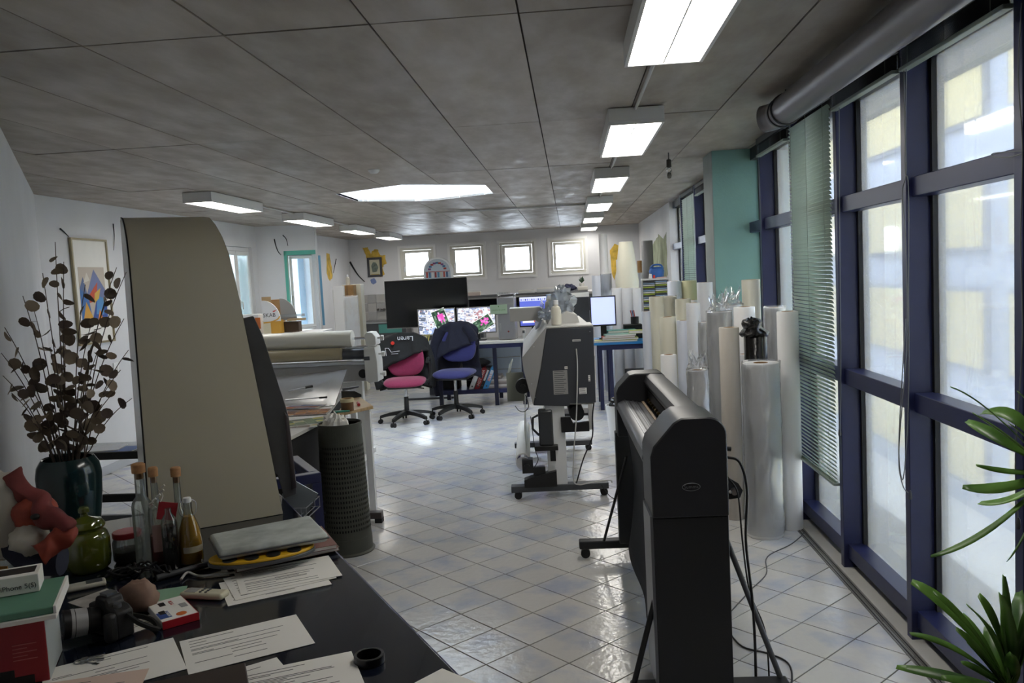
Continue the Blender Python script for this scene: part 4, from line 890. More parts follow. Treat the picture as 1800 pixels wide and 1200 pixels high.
def binder(px_, py_, col, label, lean, w=.06, txt=None, tc='c8402f', side=None):
    p = at(px_, py_, YD+.12); t = thing('binder', label, 'binder', (p.x, YD+.13, zs+.001), group='leaning binders under the desk', rot=Ry(lean))
    MB().box(0, w, -.02, .2, 0, .30).obj('cover', mat('binder_'+label[:6], col, .5), t, bevel=.003)
    MB().cyl((w/2, -.024, .05), (w/2, -.019, .05), .011, n=12).obj('finger_ring', M_DGREY, t)
    MB().box(w*.2, w*.8, -.0215, -.0195, .12, .27).obj('spine_label', mat('spine_'+label[:6], side or 'd9d9d9', .6), t)
    if txt: text('lettering', txt, .05, Tr(w/2, -.0225, .17) @ Rx(PI/2) @ Rz(PI/2), mat('ink_'+tc, tc, .6), t)
binder(824, 683, 'c9cacb', 'white ring binder leaning leftmost in the shelf', .42)
binder(834, 683, '8f1f24', 'red ring binder leaning among the shelf binders', .42, txt='HISTORIA', tc='e6d7d0', side='9a2a2a')
binder(843, 684, '1c1d1f', 'black ring binder leaning behind the red one', .42, .04)
binder(849, 684, '3f8fc9', 'blue and white binder with red lettering, rightmost in the shelf', .42, .065, txt='BEST', side='dfe9f2')
for k, (x_, n) in enumerate(((868, 7), (890, 5))):
    p = at(x_, 680, YD+.2)
    for j in range(n):
        o = MB().box(-.105, .105, -.14, .14, 0, .022).obj('magazine', mat('mag%d' % (j % 3), ['a59a92', 'c9c4bd', '7d7470'][j % 3], .5), smooth=False); o.location = (p.x+random.uniform(-.01, .01), YD+.26, zs+.001+j*.0225); o.rotation_euler.z = random.uniform(-.06, .06)
        tag(o, '%s magazine from the bottom of the %s pile under the white desk' % (('lowest', 'second', 'third', 'fourth', 'fifth', 'sixth', 'seventh')[j], ('left', 'right')[k]), 'magazine', ('left magazine pile', 'right magazine pile')[k])
o = MB().box(-.14, .14, -.14, .14, 0, .3).obj('dark_drawer_unit', M_MATTE, bevel=.005); p = at(790, 670, YD+.3); o.location = (p.x, YD+.3, zs+.001); tag(o, 'black box behind the blue chair on the lower shelf', 'box')
# ---- office chairs
def chair(p, rz, seatm, label, hz=.5, arms=False, back_h=.42, plast=M_BLACK, boff=.075):
    t = thing('office_chair', label, 'chair', p, rz)
    def cush(u, v, w, d, h):
        th = u*2*PI; ph = -PI/2+v*PI; n = 4
        cx, sx = math.cos(th), math.sin(th); e = lambda q, k: math.copysign(abs(q)**(2/k), q)
        return Vector((w*e(cx, n)*e(math.cos(ph), 3), d*e(sx, n)*e(math.cos(ph), 3), h*e(math.sin(ph), 2.4)))
    mb = MB().grid(lambda u, v: cush(u, v, .245, .235, .045)+Vector((0, 0, hz-.03)), 32, 14, True)
    mb.v = [q+Vector((0, 0, -.03*max(0, (-q.y-.1)/.13)**2)) for q in mb.v]; mb.obj('seat', seatm, t, angle=60)
    MB().box(-.2, .2, -.19, .19, hz-.1, hz-.06).obj('seat_shell', plast, t, bevel=.02)
    mb = MB().grid(lambda u, v: cush(u, v, .22, .04, back_h/2), 32, 16, True)
    mb.v = [Vector((q.x*(1-.12*q.z/back_h), q.y+.25+.05*(1-(q.x/.22)**2)+.22*(q.z/back_h)*.5, q.z+hz+boff+back_h/2)) for q in mb.v]; mb.obj('backrest', seatm, t, angle=60)
    MB().tube(spline([(0, .1, hz-.09), (0, .27, hz-.07), (0, .33, hz+.02), (0, .36, hz+.2)], 5), .024, 10).obj('back_support', plast, t)
    MB().cyl((0, 0, .30), (0, 0, hz-.09), .018, n=14).obj('gas_lift', M_CHROME, t); MB().cyl((0, 0, .09), (0, 0, .31), .03, .026, n=16).obj('column', plast, t)
    MB().tube([(.05, -.02, hz-.1), (.22, -.05, hz-.12)], .007, 8).obj('lever', plast, t)
    for k in range(5):
        a = 2*PI*k/5+.5; d = Vector((math.cos(a), math.sin(a), 0)); s = Vector((-d.y, d.x, 0)); mb = MB(); sec = []
        for i in range(6):
            f = i/5; c = d*(.02+.30*f)+Vector((0, 0, .125-.045*f*f)); w = .034-.013*f; h = .024-.008*f; sec += [c+s*w-Vector((0, 0, h)), c-s*w-Vector((0, 0, h)), c-s*w*.8+Vector((0, 0, h)), c+s*w*.8+Vector((0, 0, h))]
        mb.add(sec, [(i*4+j, i*4+(j+1) % 4, i*4+4+(j+1) % 4, i*4+4+j) for i in range(5) for j in range(4)]+[(3, 2, 1, 0), (20, 21, 22, 23)]); ft = mb.obj('base_arm', plast, t)
        c = d*.32; mb = MB()
        for q in (-1, 1): mb.cyl(c+s*q*.008+Vector((0, 0, .026)), c+s*q*.026+Vector((0, 0, .026)), .026, n=16)
        mb.cyl(c+Vector((0, 0, .03)), c+Vector((0, 0, .08)), .008, n=8); mb.obj('caster', M_RUBBER, ft)
    if arms:
        for s in (-1, 1):
            MB().tube(spline([(s*.2, .06, hz-.06), (s*.28, .06, hz-.03), (s*.295, .08, hz+.08), (s*.29, .05, hz+.2), (s*.285, -.05, hz+.225), (s*.28, -.15, hz+.2)], 5), .02, 10).obj('armrest', plast, t)
    return t
M_PINK = mat('magenta_fabric', '842249', .85, var=.08, vs=60, bump=.1, bs=400, sheen=.2); M_BLUEF = mat('blue_fabric', '272a63', .85, var=.08, vs=60, bump=.1, bs=400, sheen=.2)
c1 = on(722, 733, .03); chair((c1.x, 9.42, 0), .12, M_PINK, 'office chair with magenta seat and a black jacket over its back', .52, arms=True, back_h=.44, boff=.0)
c2 = on(803, 727, .03); chair((c2.x, 9.75, 0), -.12, M_BLUEF, 'office chair with dark blue seat and a navy jacket on it', .555, arms=False, back_h=.42)
def draped(c, rz, w, zt, front, back, label, m, seed, name='jacket', thick=.05, yb=.3, tilt=.1, skew=0.):
    t = thing(name, label, 'jacket', (c[0], c[1], zt), rz)
    def f(u, v):
        x = (u-.5)*2; fr = front*(1-skew*x); s = v*(front+back+.12)
        if s < front: y = -.05; z = -(front-s)*fr/front
        elif s < front+.12: a = (s-front)/.12*PI; y = -.05*math.cos(a); z = .035*math.sin(a)
        else: y = .05; z = -(s-front-.12)
        ww = w*(1+.12*max(0, -z)/max(front, back)); d = noise.noise((x*2.2+seed, z*5, y*9))*.03+noise.noise((x*5, z*9+seed, 2))*.014
        side = -.09*abs(x)**3*(1 if z > -.1 else .6)
        return Vector((x*ww+d*.4, y*(1+1.1*min(1, -z*2 if z < 0 else 0))+d+yb+tilt*z, z+side+.015*noise.noise((x*4, seed, y*30))))
    MB().grid(f, 22, 30).obj('cloth', m, t, solid=.008, angle=180); return t
M_JB = mat('black_nylon', '0a0b0d', .8, var=.1, bump=.2, bs=25); M_JN = mat('navy_fleece', '171a2c', .9, var=.15, vs=20, bump=.2, bs=60)
j = draped((c1.x-.02, 9.42), .12, .285, 1.0, .27, .6, 'black racing jacket with upside-down white lettering on the magenta chair', M_JB, 2, yb=.36, tilt=.31, skew=.45)
M_JT = mat('jacket_print', 'd0d2d4', .6)
for s in (-1, 1): MB().tube(spline([(s*.24, .36, -.08), (s*.31, .33, -.3), (s*.33, .3, -.5), (s*.31, .27, -.62)], 5), .055, 12, taper=.045).obj('sleeve', M_JB, j)
text('lettering', 'Laren', .085, Tr(.03, .262, -.03) @ Rx(PI/2-.3) @ Rz(PI), M_JT, j)
MB().cyl((-.12, .232, -.075), (-.12, .242, -.075), .022, n=14).obj('red_mark', mat('red_gloss', 'd0392b'), j)
for P_ in ([(-.21, .21, -.13), (-.17, .205, -.13), (-.14, .205, -.18), (-.04, .205, -.17)], [(-.21, .21, -.13), (-.2, .2, -.22)], [(-.14, .2, -.2), (-.06, .2, -.2)]): MB().tube(P_, .004, 6).obj('piping', M_JT, j)
j = draped((c2.x-.03, 9.75), -.12, .255, 1.085, .30, .62, 'navy jacket hung over the back of the blue chair', M_JN, 5, yb=.36, tilt=.26, skew=.35)
MB().tube(spline([(-.2, .3, -.06), (-.27, .25, -.25), (-.29, .2, -.45), (-.27, .18, -.7), (-.25, .2, -.86)], 5), .075, 12, taper=.035).obj('sleeve', M_JN, j)
MB().tube(spline([(.12, .28, -.02), (.2, .26, -.12), (.22, .27, -.2)], 5), .05, 12, taper=.06).obj('hood', M_JN, j)
# ---- right: black monitor seen from behind and bright screen on the blue table
YB = 9.7; ZB = at(1090, 601, YB).z; xa, xb = at(1040, 605, YB).x, at(1150, 600, YB).x
t = thing('blue_table', 'table with bright blue top and navy steel legs', 'table', ((xa+xb)/2, YB, 0))
MB().box(xa, xb, YB, YB+.8, ZB-.028, ZB).obj('tabletop', mat('bright_blue', '2a7fc0', .4), t, world=True, bevel=.002)
MB().box(xa+.06, xb, YB+.03, YB+.07, ZB-.09, ZB-.028).obj('apron', M_NAVY, t, world=True)
for x in (xa+.1, xa+.22, xb-.05):
    for y in (YB+.06, YB+.72): MB().box(x-.022, x+.022, y-.022, y+.022, 0, ZB-.028).obj('leg', M_NAVY, t, world=True)
monitor(1036, 1084, 520, 573, YB+.25, 'monitor with a bright lavender screen on the blue table', 'lavender', m=M_BLACK, zdesk=ZB, bez=.014)
a, b = at(962, 525, YB-.2), at(1038, 574, YB-.2); t = thing('dark_monitor', 'back of a large dark grey monitor behind the plotter', 'monitor', ((a.x+b.x)/2, YB-.17, 0)); zc = (a.z+b.z)/2
MB().box(-(b.x-a.x)/2, (b.x-a.x)/2, 0, .05, b.z, a.z).obj('casing', mat('charcoal', '2c2f33', .5), t, bevel=.006); MB().box(-.05, .05, .05, .1, .03, zc).obj('stand', M_BLACK, t); MB().box(-.2, .2, -.1, .25, 0, .03).obj('foot', M_BLACK, t, bevel=.004)
q = thing('ink_package', 'long blue and white package lying on the dark monitor', 'package', ((a.x+b.x)/2-.02, YB-.15, a.z+.001)); MB().box(-.23, .26, -.022, .022, 0, .05).obj('carton', M_PAPER, q, bevel=.002); MB().box(-.235, -.05, -.024, .024, .004, .046).obj('blue_band', mat('band_blue', '3d78b4', .5), q)
# things on the blue table
def slab(name, c, w, d, h, rz, label, col, cat, group=None):
    t = thing(name, label, cat, c, rz, group=group); MB().box(-w/2, w/2, -d/2, d/2, h*.08, h*.92).obj('pages', M_PAPER, t, smooth=False)
    mb = MB(); mb.box(-w/2-.003, w/2+.003, -d/2-.003, d/2, 0, h*.08); mb.box(-w/2-.003, w/2+.003, -d/2-.003, d/2, h*.92, h); mb.box(-w/2-.003, -w/2, -d/2, d/2, 0, h); mb.obj('cover', mat('cover_'+col, col, .5), t, smooth=False); return t
bx = at(1090, 598, YB+.1).x
for k, (dx, w, h, col, l) in enumerate([(-.05, .5, .018, 'd8d27a', 'yellow folder lying lowest on the blue table'), (0, .42, .02, '9fae3c', 'olive green book on the yellow folder'), (-.02, .38, .02, 'c2604e', 'red folder in the pile on the blue table'), (.0, .36, .022, '8fb9a8', 'sage green book in the pile on the blue table')]):
    slab('book', (bx+dx, YB+.14, ZB+.001+.0215*k), w, .2, h, .03*(k-1), l, col, 'book', 'pile on the blue table')
slab('book', (bx+.03, YB+.34, ZB+.091), .34, .2, .03, .1, 'teal book lying on top of the pile on the blue table', '3f8f86', 'book')
slab('book', (bx+.19, YB+.12, ZB+.09), .16, .15, .035, -.05, 'lime green box at the right end of the blue table', 'b9bf62', 'book')
p = at(1114, 570, YB+.3); t = thing('organiser_box', 'black desk box at the right end of the blue table', 'box', (p.x, YB+.5, ZB+.001)); MB().box(-.11, .11, -.09, .1, 0, .17).obj('box', M_MATTE, t, bevel=.006); MB().cyl((-.03, -.094, .11), (-.03, -.09, .11), .006, n=8).obj('yellow_dot', mat('yellow_dot', 'd8cf3a', .4), t)
t = thing('pen_cup', 'black cup with red pens on the black desk box', 'cup', (p.x+.03, YB+.5, ZB+.172)); MB().lathe([(0, 0), (.05, .001), (.05, .09), (.045, .09), (.044, .01), (0, .008)], n=20).obj('cup', M_BLACK, t)
for q in range(3): MB().cyl((-.02+q*.015, 0, .03), (-.05+q*.02, .0, .17), .006, n=8).obj('pen', mat('pen_red' if q != 1 else 'pen_blue', 'b63a32' if q != 1 else '35508c', .4), t)
for k in range(3):
    p = at(1060+k*18, 582, YB+.3); cable([Vector((p.x+.05*math.cos(i*1.7+k), YB+.3+.06*math.sin(i*2.1), ZB+.01+.012*(i % 3))) for i in range(9)], 'tangled black cable coil %s on the blue table' % ('by the screen foot', 'in the middle', 'near the black box')[k], .004, group='cable tangle on the blue table')
o = MB().box(-.12, .12, -.2, .2, 0, .42).obj('computer_case', M_MATTE, bevel=.006); p = on(1105, 680, 0); o.location = (xb-.2, YB+.4, 0); tag(o, 'black computer case under the blue table', 'computer')
p = on(1074, 745, 0); t = thing('waste_bin', 'white plastic waste bin on the floor before the blue table', 'bin', (p.x+.05, 8.0, 0)); MB().lathe([(0, .003), (.10, .003), (.13, .34), (.135, .345), (.125, .345), (.097, .01), (0, .01)], n=24).obj('bin', M_WHITE, t); crumple('bin_paper', (p.x+.05, 8.0, .30), (.09, .09, .07), 'dark crumpled bag in the white waste bin', M_BAGB, 5, 'bag')
# ---- far wide printer with clutter on it
YP = 13.2; a, b = at(815, 520, YP), at(1043, 510, YP)
t = thing('wide_printer', 'very wide dark grey printer in front of the back wall', 'printer', ((a.x+b.x)/2, YP, 0)); z1 = (a.z+b.z)/2; w = b.x-a.x
MB().prism([(-.05, z1-.32), (-.12, z1-.2), (-.08, z1-.03), (.0, z1), (.45, z1), (.5, z1-.32)], -w/2, w/2, 'x').obj('body', mat('printer_charcoal', '3f4246', .4), t, bevel=.01); MB().box(-w/2+.1, w/2-.5, -.124, -.1, z1-.19, z1-.06).obj('window', mat('black_glass', '08090b'), t)
MB().box(-w/2, w/2, -.11, -.085, z1-.055, z1-.03).obj('trim', M_GREY, t)
for x in (-w/2+.25, w/2-.25): MB().box(x-.04, x+.04, 0, .4, .05, z1-.3).obj('leg', M_DGREY, t); 
for x in (-w/2+.25, w/2-.25): MB().box(x-.05, x+.05, -.2, .6, 0, .05).obj('foot', M_DGREY, t)
for k, (px_, w_, h_, col, l, cat) in enumerate([(925, .26, .05, 'e6e6e4', 'white sheet stack left on the wide printer', 'paper'), (960, .3, .07, 'dcdde0', 'pile of white sheets in the middle of the wide printer', 'paper'), (1025, .16, .06, 'ddd9d0', 'white box at the right end of the wide printer', 'box'), (832, .2, .07, 'd9c9be', 'pale box at the left end of the wide printer', 'box'), (1022, .22, .05, 'b9bdc6', 'grey tray at the right end, behind the white box', 'tray')]):
    p = at(px_, 512, YP); t = thing('paper_stack' if cat == 'paper' else cat+'_carton', l, cat, (p.x, YP+.15+(.17 if k == 4 else 0), z1+.001)); MB().box(-w_/2, w_/2, -.08, .08, 0, h_*.8).obj('stack', mat('c_'+col, col, .6), t, bevel=.003); MB().box(-w_/2+.004, w_/2-.004, -.078, .078, h_*.8, h_).obj('top_sheet', M_PAPER, t)
o = crumple('cloth_bundle', at(1000, 505, YP+.15)*1.0, (.11, .08, .06), 'dark blue cloth bundle on the wide printer', mat('bundle_blue', '2b2f4c', .8), 9, 'cloth'); o.location = (at(1000, 505, YP).x, YP+.2, z1+.002)
t = thing('small_plant', 'tiny dark green plant in a pale pot on the wide printer', 'plant', (at(1023, 500, YP).x, YP+.22, z1+.062)); MB().lathe([(0, 0), (.035, .001), (.045, .05), (.04, .05), (0, .045)], n=16).obj('pot', M_LGREY, t)
for q in range(14):
    a_ = q*2.4; r_ = .02+.035*random.random(); MB().add([(0, 0, .05), (r_*math.cos(a_)-.01, r_*math.sin(a_), .09+.02*(q % 3)), (r_*1.6*math.cos(a_), r_*1.6*math.sin(a_), .11+.02*(q % 4)), (r_*math.cos(a_)+.01, r_*math.sin(a_)+.01, .085)], [(0, 1, 2, 3)]).obj('leaf', mat('leaf_dark', '2c4a34', .6), t)
# ---- back wall picture, paint marks, sink
def framed(name, c0, c1, label, Y, fm, inner, fw=.03):
    a, b = at(*c0, Y), at(*c1, Y); w, h = b.x-a.x, a.z-b.z; t = thing(name, label, 'picture', ((a.x+b.x)/2, Y, (a.z+b.z)/2))
    mb = MB(); mb.box(-w/2, w/2, -.025, 0, -h/2, -h/2+fw); mb.box(-w/2, w/2, -.025, 0, h/2-fw, h/2); mb.box(-w/2, -w/2+fw, -.025, 0, -h/2+fw, h/2-fw); mb.box(w/2-fw, w/2, -.025, 0, -h/2+fw, h/2-fw); mb.obj('frame', fm, t, bevel=.003)
    MB().box(-w/2+fw, w/2-fw, -.012, 0, -h/2+fw, h/2-fw).obj('mount', inner, t, smooth=False); return t, w, h
t, w, h = framed('picture_frame', (645, 453), (673, 486), 'small dark framed print on the back wall amid yellow paint', 16.196, mat('frame_slate', '45464c', .5), mat('mount_cream', 'c6c3ac', .7), .045)
MB().prism([(-.05, -.1), (.04, -.09), (.07, .0), (.03, .09), (-.03, .1), (-.07, .03)], -.014, -.012, 'y').obj('drawing', mat('drawing_grey', '6b776f', .7, var=.4, vs=30), t); MB().box(-.08, .08, -.0135, -.012, -.15, -.135).obj('caption', mat('caption_ochre', 'b9a45c', .7), t)
splash('wall_painting', [(638, 436), (646, 434), (652, 446), (658, 438), (664, 438), (668, 448), (677, 448), (679, 462), (672, 470), (676, 482), (668, 487), (650, 470), (644, 452)], M_OCH, Y=16.197, label='bright yellow splash painted round the framed print', off=.002)
splash('wall_painting', [(651, 490), (658, 489), (662, 494), (657, 500), (652, 497)], mat('blue_paint', '7d8fc0', .8), Y=16.197, label='small blue paint spot under the framed print', off=.002)
splash('wall_painting', [(574, 445), (579, 446), (583, 470), (585, 488), (579, 493), (574, 480)], M_OCH, X=-4.347, label='tall ochre paint stroke on the far left wall', off=-.002)
def twig(pts, label, Y=None, X=None, r=.008, T=None):
    P = [at(x, y, Y) if Y else atX(x, y, X) for x, y in pts]; o = MB().tube(spline(P, 4), r, 6, taper=r*.4).obj('paint_stroke', mat('stroke_black', '26282c', .8), loc=P[0]); return tag(o, label, 'wall painting', 'black twig strokes painted on the walls')
twig([(615, 460), (622, 472), (630, 484), (641, 495)], 'slanting black twig stroke at the back left corner', Y=16.19, r=.02)
twig([(591, 455), (588, 470), (586, 480)], 'thin dark stroke beside the ochre stroke on the far left wall', X=-4.34)
LN = Vector((math.sin(LANG), -math.cos(LANG), 0))
def bayp(x, y, off=.004):
    d = ray(x, y); s = (LA-EYE).dot(LN)/d.dot(LN); return EYE+d*s+LN*off
for l, pts in (('long curved black stroke on the bay wall', [(482, 420), (485, 432), (489, 442), (494, 448)]), ('short bent black stroke on the bay wall', [(497, 413), (503, 420), (506, 432)])):
    P = [bayp(*q) for q in pts]; o = MB().tube(spline(P, 4), .008, 6, taper=.004).obj('paint_stroke', mat('stroke_black', '26282c'), loc=P[0]); tag(o, l, 'wall painting', 'black twig strokes painted on the walls')
Yk = 15.6; t = thing('sink_unit', 'dark sink counter with grey tiles behind it in the back left corner', 'sink', (at(660, 565, Yk).x, Yk, 0)); zc = at(660, 566, Yk).z
MB().box(-.45, .6, 0, .58, zc-.03, zc).obj('counter', M_STEEL, t, bevel=.004); MB().box(-.43, .58, .03, .56, 0, zc-.03).obj('cabinet', M_DGREY, t); MB().box(.05, .5, .02, .032, zc-.22, zc-.05).obj('teal_drawer', mat('teal_drawer', '4f948c', .5), t)
for i in range(6):
    for j in range(3): MB().box(-.44+i*.172, -.44+i*.172+.166, .585, .597, zc+.01+j*.172, zc+.01+j*.172+.166).obj('tile', mat('sink_tile%d' % ((i+j) % 2), ['b3b2ae', 'a9a9a8'][(i+j) % 2], .3), t, bevel=.002)
MB().tube(spline([(.0, .58, zc+.22), (.0, .48, zc+.24), (.0, .42, zc+.22), (.0, .40, zc+.18)], 5), .012, 8).obj('tap_spout', M_CHROME, t); mb = MB()
for s in (-1, 1): mb.cyl((s*.06, .58, zc+.22), (s*.06, .5, zc+.22), .022, n=12)
mb.cyl((-.08, .55, zc+.22), (.08, .55, zc+.22), .012, n=10); mb.obj('tap_valves', mat('dull_steel', '5d5b58'), t)
# ---- boards standing in the left rear
def board(x0, x1, yt, Y, label, m, th=.06, name='foam_board', cat='board', wrap=False):
    p = at((x0+x1)/2, yt, Y); w = (x1-x0)*Y/F_PX; t = thing(name, label, cat, (p.x, Y, 0), group='boards leaning in the rear left')
    MB().box(-w/2, w/2, 0, th, 0, p.z).obj('board', m, t, bevel=.004); MB().box(-w/2+.01, -w/2+.014, -.002, 0, .05, p.z-.05).obj('edge_line', M_LGREY, t)
    if wrap: MB().grid(lambda u, v: Vector(((u-.5)*(w+.02), -.008-.01*noise.noise((u*5, v*14, 1)), v*(p.z+.02))), 10, 40).obj('wrap', M_WRAP, t)
    return t, p.z
board(583, 604, 503, 12.0, 'white board with rounded edge, leftmost of the boards in the rear', M_RW)
board(604, 628, 521, 11.8, 'board in shiny clear wrap among the rear boards', M_RW, wrap=True)
t, zq = board(600, 634, 500, 12.4, 'tall cream board behind the wrapped one', mat('board_cream', 'd9d8c6', .5), th=.2)
Yq = 12.1; p = at(611.5, 521, Yq); t = thing('shelf_box', 'brown cardboard box on top of the rear boards', 'box', (p.x, 12.19, p.z)); hq = 20*Yq/F_PX
MB().box(-.085, .085, -.07, .1, 0, hq).obj('carton', M_CARD, t, bevel=.003); MB().box(-.02, .0, -.072, -.07, 0, hq).obj('tape', mat('tape_brown', '8a6a44', .4), t)
stand_h = p.z; MB().box(-.08, .08, -.06, .09, -stand_h, -.001).obj('carton', M_CARD, t)
bottle_white((p.x-.01, 12.19, p.z+hq+.001), .9, 'white bottle with dark cap on the brown box in the rear'); 
# ---- counter with display stands by the left windows
YQ = 9.7; zq = at(480, 587, YQ).z; x0, x1 = at(395, 590, YQ).x, at(560, 590, YQ).x
t = thing('white_counter', 'white counter below the left windows behind the laminator', 'counter', ((x0+x1)/2, YQ, 0)); MB().box(x0, x1, YQ, YQ+.6, zq-.03, zq).obj('top', M_WHITE, t, world=True, bevel=.003); MB().box(x0+.03, x1-.03, YQ+.03, YQ+.58, 0, zq-.03).obj('cabinet', M_WHITE, t, world=True)
k = (YQ+.1)/F_PX
p = at(479, 587, YQ+.1); t = thing('display_stand', 'display stand with white quarter-round header lettered SKAB on a yellow base', 'display', (p.x, YQ+.1, zq+.001))
MB().box(-16*k, 17*k, 0, .1, 0, 24*k).obj('base', mat('display_yellow', 'd9a441', .5), t); MB().box(-16*k, -2*k, -.002, .0, 0, 22*k).obj('base_panel', mat('display_cream', 'ddd6bb', .5), t)
MB().prism([(-15*k, 22*k), (17*k, 22*k)]+[(-15*k+32*k*math.cos(PI/2*i/10), 24*k+36*k*math.sin(PI/2*i/10)) for i in range(11)], -.006, .012, 'y').obj('header', M_WHITE, t)
MB().tube([(-14*k+30*k*math.cos(PI/2*i/10), -.008, 24*k+11*k*(1-math.sin(PI/2*i/10))-4*k) for i in range(11)], .008, 6).obj('yellow_arc', mat('display_yellow', 'd9a441'), t)
text('lettering', 'SKAB', 10*k, Tr(-3*k, -.0065, 33*k) @ Rx(PI/2), M_INK, t); MB().prism([(3*k, 40*k), (12*k, 43*k), (6*k, 38.5*k)], -.0075, -.006, 'y').obj('red_bird', mat('red_gloss', 'd0392b'), t)
p = at(508, 587, YQ+.25); t = thing('brochure_holder', 'grey quarter-round brochure holder with clear shelf on a dark box', 'display', (p.x, YQ+.25, zq+.001))
MB().box(-11*k, 19*k, 0, .12, 0, 19*k).obj('box', mat('dark_brown', '4a3a2c', .6), t); MB().prism([(-13*k, 22*k)]+[(-13*k+30*k*math.cos(PI/2*i/10), 22*k+40*k*math.sin(PI/2*i/10)) for i in range(11)], .0, .015, 'y').obj('panel', M_GREY, t)
MB().box(-9*k, 32*k, -.12, .0, 28*k, 33*k).obj('clear_shelf', film('clear_tray', 'dfe6ea'), t); MB().box(5*k, 34*k, -.13, -.005, 21*k, 25*k).obj('wood_strip', M_WOOD, t)
p = at(487, 560, YQ+.42); t = thing('carton', 'tan cartons behind the quarter-round displays', 'box', (p.x, YQ+.47, zq+.001)); MB().box(-.18, .06, -.05, .08, 0, 60*k).obj('carton', M_CARD, t, bevel=.003); MB().box(-.18, -.06, -.052, -.05, 40*k, 66*k).obj('flap', M_WOOD, t)
p = at(437, 585, YQ+.1); t = thing('white_box', 'white box at the left end of the counter, behind the cream cover', 'box', (p.x, YQ+.2, zq+.001)); MB().box(-.15, .14, -.1, .12, 0, 36*k).obj('carton', M_WHITE, t, bevel=.003); MB().box(.1, .16, -.12, -.1, 10*k, 30*k).obj('orange_label', mat('orange_label', 'b5642e', .5), t)
# ================================================================ laminator
YL = 7.3
M_LAM = mat('laminator_white', 'cfcfca', .4); lm = thing('laminator', 'large white roll laminator with cylinders on white legs', 'laminator', (-2.35, YL, 0))
def L_(x, y): p = at(x, y, YL); return p.x, p.z
MB().cyl((-3.1, YL, 1.165), (L_(620, 596)[0], YL, 1.158), .077, n=36).obj('film_roll', mat('film_roll', 'd4d2c6', .35), lm, world=True); MB().cyl((-3.1, YL, 1.165), (L_(645, 590)[0], YL, 1.158), .011, n=12).obj('shaft', M_CHROME, lm, world=True)
MB().cyl((-3.1, YL-.06, 1.035), (L_(603, 625)[0], YL-.06, 1.03), .056, n=32).obj('backing_roll', mat('backing_roll', 'a79c80', .4), lm, world=True)
MB().cyl((-3.1, YL+.02, 1.02), (L_(648, 627)[0], YL+.02, 1.015), .05, n=28).obj('press_roller', mat('roller_grey', '54585f', .35), lm, world=True)
MB().cyl((-3.1, YL-.02, 1.085), (L_(648, 615)[0], YL-.02, 1.08), .014, n=14).obj('guide_bar', M_CHROME, lm, world=True)
MB().box(-3.1, L_(650, 640)[0], YL-.09, YL-.05, .93, .965).obj('front_rail', M_STEEL, lm, world=True, bevel=.006); MB().box(-3.1, L_(650, 640)[0], YL-.06, YL+.12, .775, .93).obj('body', M_GREY, lm, world=True, bevel=.006)
MB().cyl((L_(641, 655)[0], YL-.066, L_(641, 655)[1]), (L_(641, 655)[0], YL-.058, L_(641, 655)[1]), .04, n=24).obj('speaker_port', M_BLACK, lm, world=True)
x0, x1 = L_(643, 600)[0], L_(664, 600)[0]
MB().prism([(x0+.02, 1.09), (x0+.01, 1.19), (x0+.03, 1.215), (x1-.03, 1.21), (x1, 1.17), (x1, 1.10), (x1-.02, 1.09)], YL-.08, YL+.10, 'y').obj('end_bracket', M_LAM, lm, world=True, bevel=.004); MB().prism([(x0, .79), (x0, 1.08), (x1-.01, 1.08), (x1+.005, .95), (x1+.005, .77), (x0+.03, .76)], YL-.1, YL+.12, 'y').obj('end_plate', M_LAM, lm, world=True, bevel=.004)
MB().box(x0-.002, x0+.05, YL-.105, YL-.1, .965, 1.0).obj('control_panel', M_DGREY, lm, world=True)
for z in (1.155, 1.01, .83): mb = MB(); mb.cyl((x1, YL, z), (x1+.05, YL, z), .009, n=8); mb.cyl((x1+.03, YL, z), (x1+.055, YL, z), .024, n=14); mb.obj('knob', M_LGREY, lm, world=True)
for x in (L_(634, 700)[0], -3.0): MB().box(x-.03, x+.03, YL-.03, YL+.05, .06, .78).obj('leg', M_LAM, lm, world=True, bevel=.004); MB().box(x-.035, x+.035, YL-.25, YL+.3, .055, .10).obj('foot', M_LAM, lm, world=True); MB().cyl((x-.015, YL-.2, .028), (x+.015, YL-.2, .028), .028, n=16).obj('caster', M_RUBBER, lm, world=True)
MB().box(-3.05, L_(634, 700)[0], YL, YL+.05, .70, .76).obj('cross_beam', M_LAM, lm, world=True)
# feed plate and bench
bn = thing('print_bench', 'black bench with a glossy sheet and colour prints on top', 'bench', (-2.3, 6.2, 0))
ZBN = .79; c = [Vector(q) for q in ((-1.65, 4.55, ZBN), (-1.62, 5.1, ZBN), (-1.84, 6.4, ZBN), (-2.65, 6.64, ZBN), (-2.05, 4.5, ZBN))]
MB().prism([(q.x, q.y) for q in c], ZBN-.02, ZBN, 'z').obj('bench_top', M_LGREY, bn, world=True); cc = sum(c, Vector())/5
MB().prism([(cc.x+(q.x-cc.x)*.93, cc.y+(q.y-cc.y)*.93) for q in c], .06, ZBN-.021, 'z').obj('cabinet', M_MATTE, bn, world=True)
f = on(655, 905, .05); MB().box(f.x-.5, f.x+.07, f.y-.03, f.y+.03, .03, .075).obj('foot', mat('foot_brown', '4a4342', .5), bn, world=True, bevel=.004); MB().box(f.x+.02, f.x+.07, f.y-.03, f.y+.03, 0, .03).obj('foot_pad', M_RUBBER, bn, world=True)
pl = [at(470, 664, 7.18), at(610, 649, 7.18), on(588, 712, ZBN+.004), on(470, 722, ZBN+.004)]
